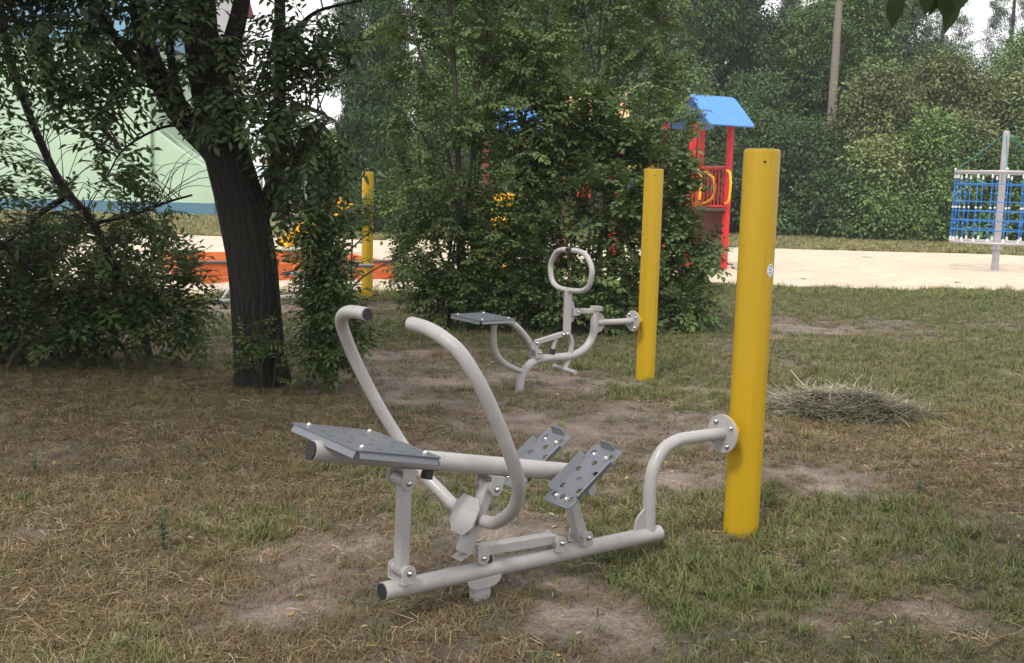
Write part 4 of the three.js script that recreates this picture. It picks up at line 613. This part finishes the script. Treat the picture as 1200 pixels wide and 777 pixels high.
{ // taller grass along the near edge of the sand and the far verge
  const r = rngOf(77), mats = G1.map(() => []), cols = G1.map(() => []), q = new THREE.Quaternion(), e = new THREE.Euler();
  for (let i = 0; i < 30000; i++) { const x = -12 + 30 * r(), z = -13.5 - 7.5 * r(), d = inSandEdge(x, z); if (d > 0.15 || d < -1.6 || r() > 0.55) continue; const w = Math.floor(r() * 3), s = 1.0 + 1.1 * r(); mats[w].push(new THREE.Matrix4().compose(V(x, groundH(x, z), z), q.setFromEuler(e.set((r() - 0.5) * 0.3, r() * 6.28, (r() - 0.5) * 0.3)), V(s, s, s))); const v = 0.8 + 0.5 * r(); cols[w].push(lin(...mix3([0.09 * v, 0.13 * v, 0.04 * v], [0.26 * v, 0.23 * v, 0.10 * v], r() * 0.7))); }
  const o = thing('verge_grass', 'taller pale green grass along the near edge of the sand', 'grass'); o.userData.kind = 'stuff';
  G1.forEach((g, k) => instances('tuft', g, grassMat, mats[k], cols[k], o));
  const o2 = thing('far_grass', 'thin yellowish grass strip between the sand and the far bushes', 'grass'); o2.userData.kind = 'stuff'; const m2 = [], c2 = [];
  for (let i = 0; i < 46000; i++) { const x = -34 + 66 * r(), z = -32 - 20 * r(); if (inSandEdge(x, z) > 0.1) continue; const s = 2.2 + 1.8 * r(), v = 0.8 + 0.4 * r(); m2.push(new THREE.Matrix4().compose(V(x, 0, z), q.setFromEuler(e.set(0, r() * 6.28, 0)), V(s, s * 0.8, s))); c2.push(lin(...mix3([0.11 * v, 0.135 * v, 0.05 * v], [0.33 * v, 0.28 * v, 0.13 * v], r()))); }
  instances('tuft', G1[1], grassMat, m2, c2, o2);
}
{ // heap of mown grass
  const cx = 2.52, cz = -7.78, o = thing('hay_heap', 'low heap of grey brown mown hay on the lawn', 'hay heap', [cx, 0, cz]), r = rngOf(88);
  const hh = (x, z) => { const d = Math.hypot(x / 0.55, z / 0.40), n = 0.35 + 1.35 * fbm(x * 6 + 4, z * 6, 3, 95); return Math.max(0, 0.135 * Math.pow(Math.max(0, 1 - d), 0.5) * n); };
  const xs = [], zs = []; for (let i = -34; i <= 34; i++) { xs.push(i * 0.02); zs.push(i * 0.0155); }
  part('mound', sheet(xs, zs, (x, z) => hh(x, z) - 0.02 + 0.03 * (fbm(x * 25, z * 25, 2, 96) - 0.5) * (hh(x, z) > 0.01 ? 1 : 0)), std({ color: lin(0.13, 0.10, 0.065), map: soilMap, roughness: 1 }), o);
  const SG = [strawGeo(51, 6, 0.06, 0.17, 0.0046), strawGeo(52, 5, 0.07, 0.20, 0.0046), strawGeo(53, 8, 0.05, 0.11, 0.0042)], mats = SG.map(() => []), cols = SG.map(() => []), q = new THREE.Quaternion(), e = new THREE.Euler();
  for (let i = 0; i < 1500; i++) { const a = r() * 6.283, d = Math.sqrt(r()) * 1.04, x = Math.cos(a) * d * 0.55, z = Math.sin(a) * d * 0.40, w = Math.floor(r() * 3), s = 0.6 + 0.6 * r(), v = 0.5 + 0.9 * r() ** 1.4; mats[w].push(new THREE.Matrix4().compose(V(x, hh(x, z) + 0.006 * r(), z), q.setFromEuler(e.set((r() - 0.5) * 0.5, r() * 6.28, (r() - 0.5) * 0.5, 'YXZ')), V(s, s, s))); cols[w].push(lin(...mix3([0.28 * v, 0.245 * v, 0.18 * v], [0.15 * v, 0.155 * v, 0.095 * v], r()))); }
  SG.forEach((g, k) => instances('straw', g, grassMat, mats[k], cols[k], o));
}
{ // a few broad-leaved weeds standing on the lawn
  const weedG = (() => { const a = { p: [], c: [] }, r = rngOf(61); for (let k = 0; k < 3; k++) { const top = V((r() - 0.5) * 0.06, 0.12 + 0.06 * r(), (r() - 0.5) * 0.06); stickInto(a, V(0, -0.01, 0), top, 0.002, [0.9, 0.9, 0.6]); for (let i = 0; i < 9; i++) { const t = 0.25 + 0.75 * i / 8, an = r() * 6.28; leafInto(a, top.clone().multiplyScalar(t), V(Math.cos(an), 0.5, Math.sin(an)).normalize(), UP, 0.035, 0.022, [0.8 + 0.4 * r(), 1, 0.9], 0.2, 0.3); } } return buildRaw(a); })();
  const wm = leafMat([0.045, 0.085, 0.035], 0.3); let i = 0;
  for (const [x, z, s, what] of [[-1.5, -4.42, 1, 'small dark leafy weed on the dry lawn'], [-2.6, -5.6, 0.7, 'low leafy weed on the brown grass left of the rowing machine'], [2.3, -5.7, 0.7, 'low leafy weed on the soil right of the near yellow post']]) { const m = part(numbered('weed'), weedG, wm, scene); m.position.set(x, groundH(x, z), z); m.scale.setScalar(s); m.rotation.y = i++; tag(m, what, 'weed', 'weeds on the lawn'); }
}

// ---------------------------------------------------------------- sandbox
{
  const A = V(-5.2, 0, -16.6), B = V(-2.05, 0, -18.2), u = B.clone().sub(A), L = u.length(), turn = -Math.atan2(u.z, u.x), o = thing('sandbox', 'orange stained plank sandbox with dark seat boards on its rim', 'sandbox', [A.x, 0.02, A.z], turn);
  const mats = [M.orange, std({ color: lin(0.70, 0.145, 0.028), map: woodMap, roughness: 0.65 }), std({ color: lin(0.84, 0.20, 0.04), map: woodMap, roughness: 0.65 })], r = rngOf(71);
  const pl = (n, w, h, d, x, y, z, mat) => part(n, moved(boxUV(box(w, h, d, 0.006)), x, y, z), mat ?? mats[Math.floor(r() * 3)], o);
  const D = 3.0;
  for (let k = 0; k < 3; k++) { const y = 0.02 + k * 0.104; for (const [x0, x1] of [[0, 1.7], [1.705, L]]) { pl('plank', x1 - x0, 0.099, 0.045, (x0 + x1) / 2, y + 0.02, 0 + (r() - 0.5) * 0.006); pl('plank', x1 - x0, 0.099, 0.045, (x0 + x1) / 2, y + 0.02, -D); } for (const x of [0.024, L - 0.024]) pl('plank', 0.045, 0.099, D - 0.05, x, y + 0.02, -D / 2); }
  for (const [x0, x1] of [[-0.1, 0.75], [2.35, L + 0.1]]) { pl('seat_board', x1 - x0, 0.035, 0.26, (x0 + x1) / 2, 0.318, -0.08, M.seatWood); pl('seat_board', x1 - x0, 0.035, 0.26, (x0 + x1) / 2, 0.318, -D + 0.08, M.seatWood); }
  for (const x of [0.1, 1.7, L - 0.1]) pl('stake', 0.07, 0.42, 0.06, x, 0.06, -0.055);
}
// ---------------------------------------------------------------- playground frame
{
  const o = thing('playground_frame', 'red and yellow playground frame with blue gable roofs behind the bush', 'playground frame', [4.54, 0, -22.72]);
  const v1 = V(-0.45, 0, -0.95), v2 = V(-0.86, 0, 0.41), at = (a, b, y) => V(v1.x * a + v2.x * b, y, v1.z * a + v2.z * b), ang = -Math.atan2(v2.z, v2.x);
  const vbox = (n, w, h, d, p, mat, rz = 0) => { const m = part(n, boxUV(box(w, h, d, 0.01)), mat, o); m.position.copy(p); m.rotation.y = ang; return m; };
  for (const [a, b] of [[0, 0], [1, 0], [0, 1], [1, 1]]) vbox('post', 0.115, 3.35, 0.115, at(a, b, 3.35 / 2 - 0.2), M.red);
  vbox('platform', 1.05, 0.06, 1.15, at(0.5, 0.5, 1.32), M.seatWood);
  const rail = (a0, b0, a1, b1, y, r, mat) => { const p = at(a0, b0, y), q = at(a1, b1, y); return part('rail', bar([p.x, p.y, p.z], [q.x, q.y, q.z], r, 10), mat, o); };
  for (const [e0, e1] of [[[0.06, 0], [0.94, 0]], [[0.06, 1], [0.94, 1]]]) { rail(...e0, ...e1, 2.22, 0.035, M.red); rail(...e0, ...e1, 1.38, 0.03, M.red); for (let k = 1; k < 7; k++) { const t = k / 7, p = at(lerp(e0[0], e1[0], t), e0[1], 1.38); part('baluster', bar([p.x, 1.38, p.z], [p.x, 2.2, p.z], 0.016, 8), M.red, o); } }
  { const s = at(0.5, 0.02, 0.68), m = part('side_panel', boxUV(box(0.94, 1.2, 0.025, 0.005)), M.maroon, o); m.position.copy(s); m.rotation.y = -Math.atan2(v1.z, v1.x); }
  // yellow grab loops at the entrance
  for (const b of [0.10, 0.9]) { const p = at(-0.07, b, 0), d = at(-1, 0, 0).normalize(); part('grab_loop', tubeOf([V(p.x, 1.45, p.z), V(p.x + d.x * 0.1, 1.5, p.z + d.z * 0.1), V(p.x + d.x * 0.14, 1.7, p.z + d.z * 0.14), V(p.x + d.x * 0.14, 1.95, p.z + d.z * 0.14), V(p.x + d.x * 0.08, 2.12, p.z + d.z * 0.08), V(p.x, 2.15, p.z)], 0.028, 30, 10), M.yellowPlastic, o); }
  { const p = at(0.9, 0.03, 0); part('grab_loop', tubeOf([V(p.x + .02, 1.42, p.z + .1), V(p.x + 0.1, 1.46, p.z + 0.2), V(p.x + .22, 1.6, p.z + 0.36), V(p.x + .22, 1.95, p.z + 0.36), V(p.x + 0.1, 2.1, p.z + 0.2), V(p.x + .02, 2.12, p.z + .1)], 0.03, 30, 10), M.yellowPlastic, o); }
  function gable(cx, cz, turn, ridge, run, y0, y1, mat) { // ridge length, run to each eave, heights
    const sl = Math.hypot(run, y1 - y0), a = Math.atan2(y1 - y0, run);
    for (const s of [1, -1]) { const sh = roundedShape(ridge, sl, 0.09), g = plate(sh, 0.025, 0.003); g.rotateX(-Math.PI / 2); g.translate(0, 0, sl / 2); g.rotateX(a); const m = part('roof_panel', boxUV(g), mat, o); m.position.set(cx, y1, cz); m.rotation.y = turn + (s < 0 ? Math.PI : 0); }
  }
  const c = at(0.42, 0.42, 0); gable(c.x + 0.14, c.z + 0.08, ang, 1.14, 0.78, 3.05, 3.70, M.blueRoof);
  const gp = at(0.42, 0.0, 0);
  // bridge and the far towers behind the bush
  const T = [-4.35, -0.9]; // offset of the second tower
  const seg = (a, b, r, mat, n = 'rail') => part(n, bar(a, b, r, 10), mat, o);
  for (const z of [-0.7, 0.25]) { seg([-1.1, 2.2, z + 0.15], [-2.35, 2.2, z], 0.05, M.yellowPlastic, 'bridge_beam'); seg([-1.1, 1.35, z + 0.15], [-2.35, 1.35, z], 0.04, M.yellowPlastic, 'bridge_beam'); for (let k = 1; k < 7; k++) { const x = -1.1 - 1.25 * k / 7; seg([x, 1.35, z + 0.12], [x, 2.2, z + 0.12], 0.014, k % 2 ? M.rope : M.galvan, 'rope'); } seg([-1.1, 1.75, z + 0.15], [-2.35, 1.75, z], 0.02, M.rope, 'rope'); }
  for (const [x, z] of [[-2.4, 0.3], [-2.4, -0.8], [-3.5, 0.3], [-3.5, -0.8], [-4.3, 0.1], [-4.3, -0.9], [-5.2, 0.1], [-5.2, -0.9]]) { const p = part('post', boxUV(box(0.12, 3.3, 0.12, 0.01)), x > -3 ? M.red : M.maroon, o); p.position.set(x, 1.45, z); }
  part('platform', moved(box(1.2, 0.06, 1.2), -2.95, 1.32, -0.25), M.seatWood, o); part('platform', moved(box(1.0, 0.06, 1.1), -4.75, 1.1, -0.4), M.seatWood, o);
  gable(-2.95, -0.25, 0, 1.45, 0.8, 3.1, 3.75, M.tan); part('side_panel', moved(box(0.2, 0.75, 0.05, 0.01), -3.72, 3.35, 0.4), M.orangePanel, o);
  gable(-4.5, -0.5, 0, 1.0, 0.75, 2.85, 3.4, M.blueRoof);
  part('side_panel', moved(box(0.5, 0.28, 0.03), -4.75, 1.42, 0.16), M.yellowPlastic, o); part('side_panel', moved(box(0.28, 0.3, 0.03), -3.1, 1.6, 0.36), M.red, o);
  { const s = new THREE.Shape(); s.moveTo(0, 0); s.lineTo(0.5, 0); s.lineTo(0.5, 0.14); s.lineTo(0.46, 0.14); s.lineTo(0.46, 0.03); s.lineTo(0.04, 0.03); s.lineTo(0.04, 0.14); s.lineTo(0, 0.14); const g = plate(s, 2.3); g.rotateX(0.5); g.translate(-5.05, 0.12, 0.15 + 0.0); g.translate(0, 1.1 - 0.12 - 0.0, 0); const m = part('slide', g, M.yellowPlastic, o); }
}
{ // yellow slide beyond the sandbox
  const o = thing('yellow_slide', 'yellow slide with ladder standing behind the dark tree on the sand', 'slide', [-4.5, 0, -24]);
  const s = new THREE.Shape(); s.moveTo(-0.25, 0); s.lineTo(0.25, 0); s.lineTo(0.25, 0.16); s.lineTo(0.21, 0.16); s.lineTo(0.21, 0.03); s.lineTo(-0.21, 0.03); s.lineTo(-0.21, 0.16); s.lineTo(-0.25, 0.16); s.closePath();
  const g = plate(s, 1.9); g.translate(0, 0, -0.95); g.rotateX(0.55); g.rotateY(-0.9); g.translate(0, 0.72, 0); part('chute', g, M.yellowPlastic, o);
  for (const dz of [-0.2, 0.2]) part('leg', bar([-0.72, -0.2, -0.5 + dz], [-0.66, 1.7, -0.5 + dz], 0.03), M.galvan, o);
  for (let k = 0; k < 4; k++) part('rung', bar([-0.7, 0.25 + k * 0.28, -0.7], [-0.7, 0.25 + k * 0.28, -0.3], 0.018), M.galvan, o);
}
// ---------------------------------------------------------------- climbing net carousel
{
  const o = thing('climbing_net', 'grey pole with blue rope climbing cage standing on the sand', 'climbing frame', [11.49, 0, -25.1]), R = 1.04, yt = 2.33, yb = 0.69;
  part('pole', moved(boxUV(new THREE.CylinderGeometry(0.075, 0.085, 3.7, 24)), 0, 1.42, 0), M.galvan, o); part('pole_cap', moved(new THREE.CylinderGeometry(0.06, 0.08, 0.03, 20), 0, 3.286), M.galvan, o); part('collar', moved(new THREE.CylinderGeometry(0.13, 0.13, 0.05, 20), 0, 0.55), M.galvan, o);
  const N = 6, cn = (k, r, y) => V(Math.cos(k / N * 6.2832 + 0.25) * r, y, Math.sin(k / N * 6.2832 + 0.25) * r);
  for (const [y, nm] of [[yt, 'upper_ring'], [yb, 'lower_ring']]) { part(nm, moved(new THREE.TorusGeometry(R, 0.03, 10, 72), 0, y, 0, Math.PI / 2), M.galvan, o); for (let k = 0; k < 3; k++) { const a = k * 2.094; part('spoke', bar([0.07 * Math.cos(a), y, 0.07 * Math.sin(a)], [R * Math.cos(a), y, R * Math.sin(a)], 0.022, 10), M.galvan, o); } }
  for (let k = 0; k < 4; k++) { const a = k * 1.571 + 0.35; part('stay', bar([0.06 * Math.cos(a), 3.2, 0.06 * Math.sin(a)], [R * Math.cos(a), yt + 0.03, R * Math.sin(a)], 0.011, 8), M.ropeTeal, o); part('clip', moved(new THREE.SphereGeometry(0.035, 8, 6), R * Math.cos(a), yt + 0.06, R * Math.sin(a)), M.clip, o); }
  const NV = 20; for (let k = 0; k < NV; k++) { const a = k / NV * 6.2832; part('rope', bar([R * Math.cos(a), yb, R * Math.sin(a)], [R * Math.cos(a), yt, R * Math.sin(a)], 0.011, 6), M.rope, o); for (const [y, s] of [[yb + 0.07, 0.035], [yt - 0.1, 0.028]]) part('ferrule', moved(new THREE.CylinderGeometry(s * 0.7, s, 0.09, 8), R * Math.cos(a), y, R * Math.sin(a)), M.clip, o); for (const y of [1.12, 1.5, 1.84]) part('knot', moved(new THREE.SphereGeometry(0.03, 8, 6), R * Math.cos(a), y, R * Math.sin(a)), y === 1.5 ? M.clip : M.rope, o); }
  for (const y of [0.98, 1.2, 1.42, 1.64, 2.05]) part('rope', moved(new THREE.TorusGeometry(R, 0.012, 6, 60), 0, y, 0, Math.PI / 2), M.rope, o);
}
// ---------------------------------------------------------------- utility pole, fence, houses
{
  const o = thing('utility_pole', 'weathered utility pole rising from the hedge with a small top fitting', 'pole', [13.78, 0, -47]);
  part('shaft', boxUV(new THREE.CylinderGeometry(0.15, 0.24, 10.6, 20).translate(0, 4.9, 0)), M.poleWood, o); part('fitting', moved(new THREE.CylinderGeometry(0.10, 0.19, 0.35, 16), 0, 10.35), M.clip, o);
}
{
  const o = thing('picket_fence', 'dark grey picket fence at the back of the playground', 'fence', [-13.2, 0, -50]);
  const pk = boxUV(box(0.11, 1.75, 0.025, 0.003)); const r = rngOf(33);
  for (let k = 0; k < 36; k++) { const m = part('picket', pk, M.fence, o); m.position.set(k * 0.2, 0.9 + 0.03 * (r() - 0.5), 0); }
  for (const y of [0.45, 1.4]) part('rail', moved(boxUV(box(7.3, 0.08, 0.04)), 3.5, y, -0.035), M.fence, o);
}
{
  const o = thing('green_building', 'light green rendered building with blue roof and blue plinth', 'building', [-24.5, 0, -56]);
  part('wall', moved(boxUV(box(13.2, 8.3, 8, 0.02)), 0, 4.15, 0), M.greenWall, o);
  part('plinth', moved(boxUV(box(13.26, 0.62, 8.06, 0.01)), 0, 0.3, 0), M.bluePaint, o);
  { const s = new THREE.Shape(); s.moveTo(-4.35, 0); s.lineTo(4.6, 0); s.lineTo(2.5, 3.4); s.lineTo(-2.5, 3.4); const g = new THREE.BufferGeometry(), w = 6.9, d = 4.3, t = 3.4; const P = [[-w, 8.3, d], [w, 8.3, d], [w, 8.3, -d], [-w, 8.3, -d], [-w + 1.2, 8.3 + t, 0], [w - 1.2, 8.3 + t, 0]], f = [[0, 1, 5], [0, 5, 4], [1, 2, 5], [2, 3, 4], [2, 4, 5], [3, 0, 4], [0, 3, 2], [0, 2, 1]], pos = []; for (const q of f) for (const i of q) pos.push(...P[i]); g.setAttribute('position', new THREE.Float32BufferAttribute(pos, 3)); g.computeVertexNormals(); part('roof', boxUV(g), M.bluePaint, o); }
  { const s = new THREE.Shape(); s.moveTo(0, 0); s.lineTo(3.0, 0); s.lineTo(3.0, 2.2); s.quadraticCurveTo(2.4, 2.45, 1.6, 3.0); s.lineTo(0, 4.2); const g = plate(s, 0.35, 0.01); g.translate(6.61, 0, 3.4); part('stair_parapet', boxUV(g), M.greenWall, o); const s2 = plate(s, 0.25, 0.01); s2.translate(6.61, 0, 1.9); part('stair_parapet', boxUV(s2), M.greenWall, o); const pl = moved(boxUV(box(3.0, 0.62, 0.41, 0.01)), 8.13, 0.3, 3.58); part('plinth', pl, M.bluePaint, o); }
}
function house(label, x, z, turn, w, d, h, rh, wins) {
  const o = thing('house', label, 'house', [x, 0, z], turn);
  part('wall', moved(boxUV(box(w, h, d, 0.02)), 0, h / 2, 0), M.whiteWall, o);
  for (const s of [1, -1]) { const run = d / 2 + 0.5, sl = Math.hypot(run, rh), g = boxUV(box(w + 1, 0.14, sl, 0.02)); moved(g, 0, 0, sl / 2); g.rotateX(Math.atan2(rh, run)); const m = part('roof', g, M.roofTile, o); m.position.set(0, h + rh, 0); m.rotation.y = s < 0 ? Math.PI : 0; }
  const tri = new THREE.Shape(); tri.moveTo(-d / 2, 0); tri.lineTo(d / 2, 0); tri.lineTo(0, rh * 0.92); for (const s of [-1, 1]) { const g = plate(tri, 0.2, 0); g.rotateY(Math.PI / 2); g.translate(s * (w / 2 - 0.21) - 0.1, h, 0); part('gable', boxUV(g), M.whiteWall, o); }
  for (const [wx, wy, ww, wh] of wins) { const f = part('window', moved(box(ww + 0.2, wh + 0.2, 0.08), wx, wy, d / 2 + 0.02), M.frame, o); part('pane', moved(box(ww, wh, 0.02, 0), wx, wy, d / 2 + 0.07), M.glass, f); part('sill', moved(box(ww + 0.4, 0.08, 0.2), wx, wy - wh / 2 - 0.14, d / 2 + 0.1), M.whiteWall, f); }
  part('chimney', moved(boxUV(box(0.8, 1.6, 0.8)), w * 0.2, h + rh + 0.2, 0), M.whiteWall, o);
  return o;
}
house('white house with red tiled roof behind the green building', -24.3, -72, 0.0, 10, 8, 13.2, 3.4, [[-3.6, 2.2, 1.5, 1.5], [-1, 2.2, 1.5, 1.5], [1.8, 2.2, 1.5, 1.5], [4, 2.2, 1.4, 1.5], [-3.6, 5.6, 1.5, 1.6], [-1, 5.6, 1.5, 1.6], [1.8, 5.6, 1.5, 1.6], [4, 5.6, 1.4, 1.6], [-2.5, 9, 1.4, 1.5], [2, 9, 1.4, 1.5]]);
house('small low house with faded red roof beyond the picket fence', -13.3, -70, -0.1, 3.8, 5, 2.9, 1.5, [[-0.9, 1.5, 0.9, 1.1], [0.9, 1.5, 0.9, 1.1]]);

// thin haze over the playground
scene.fog = new THREE.FogExp2(new THREE.Color(0.84, 0.89, 0.92), 0.0007);

renderer.render(scene, camera);
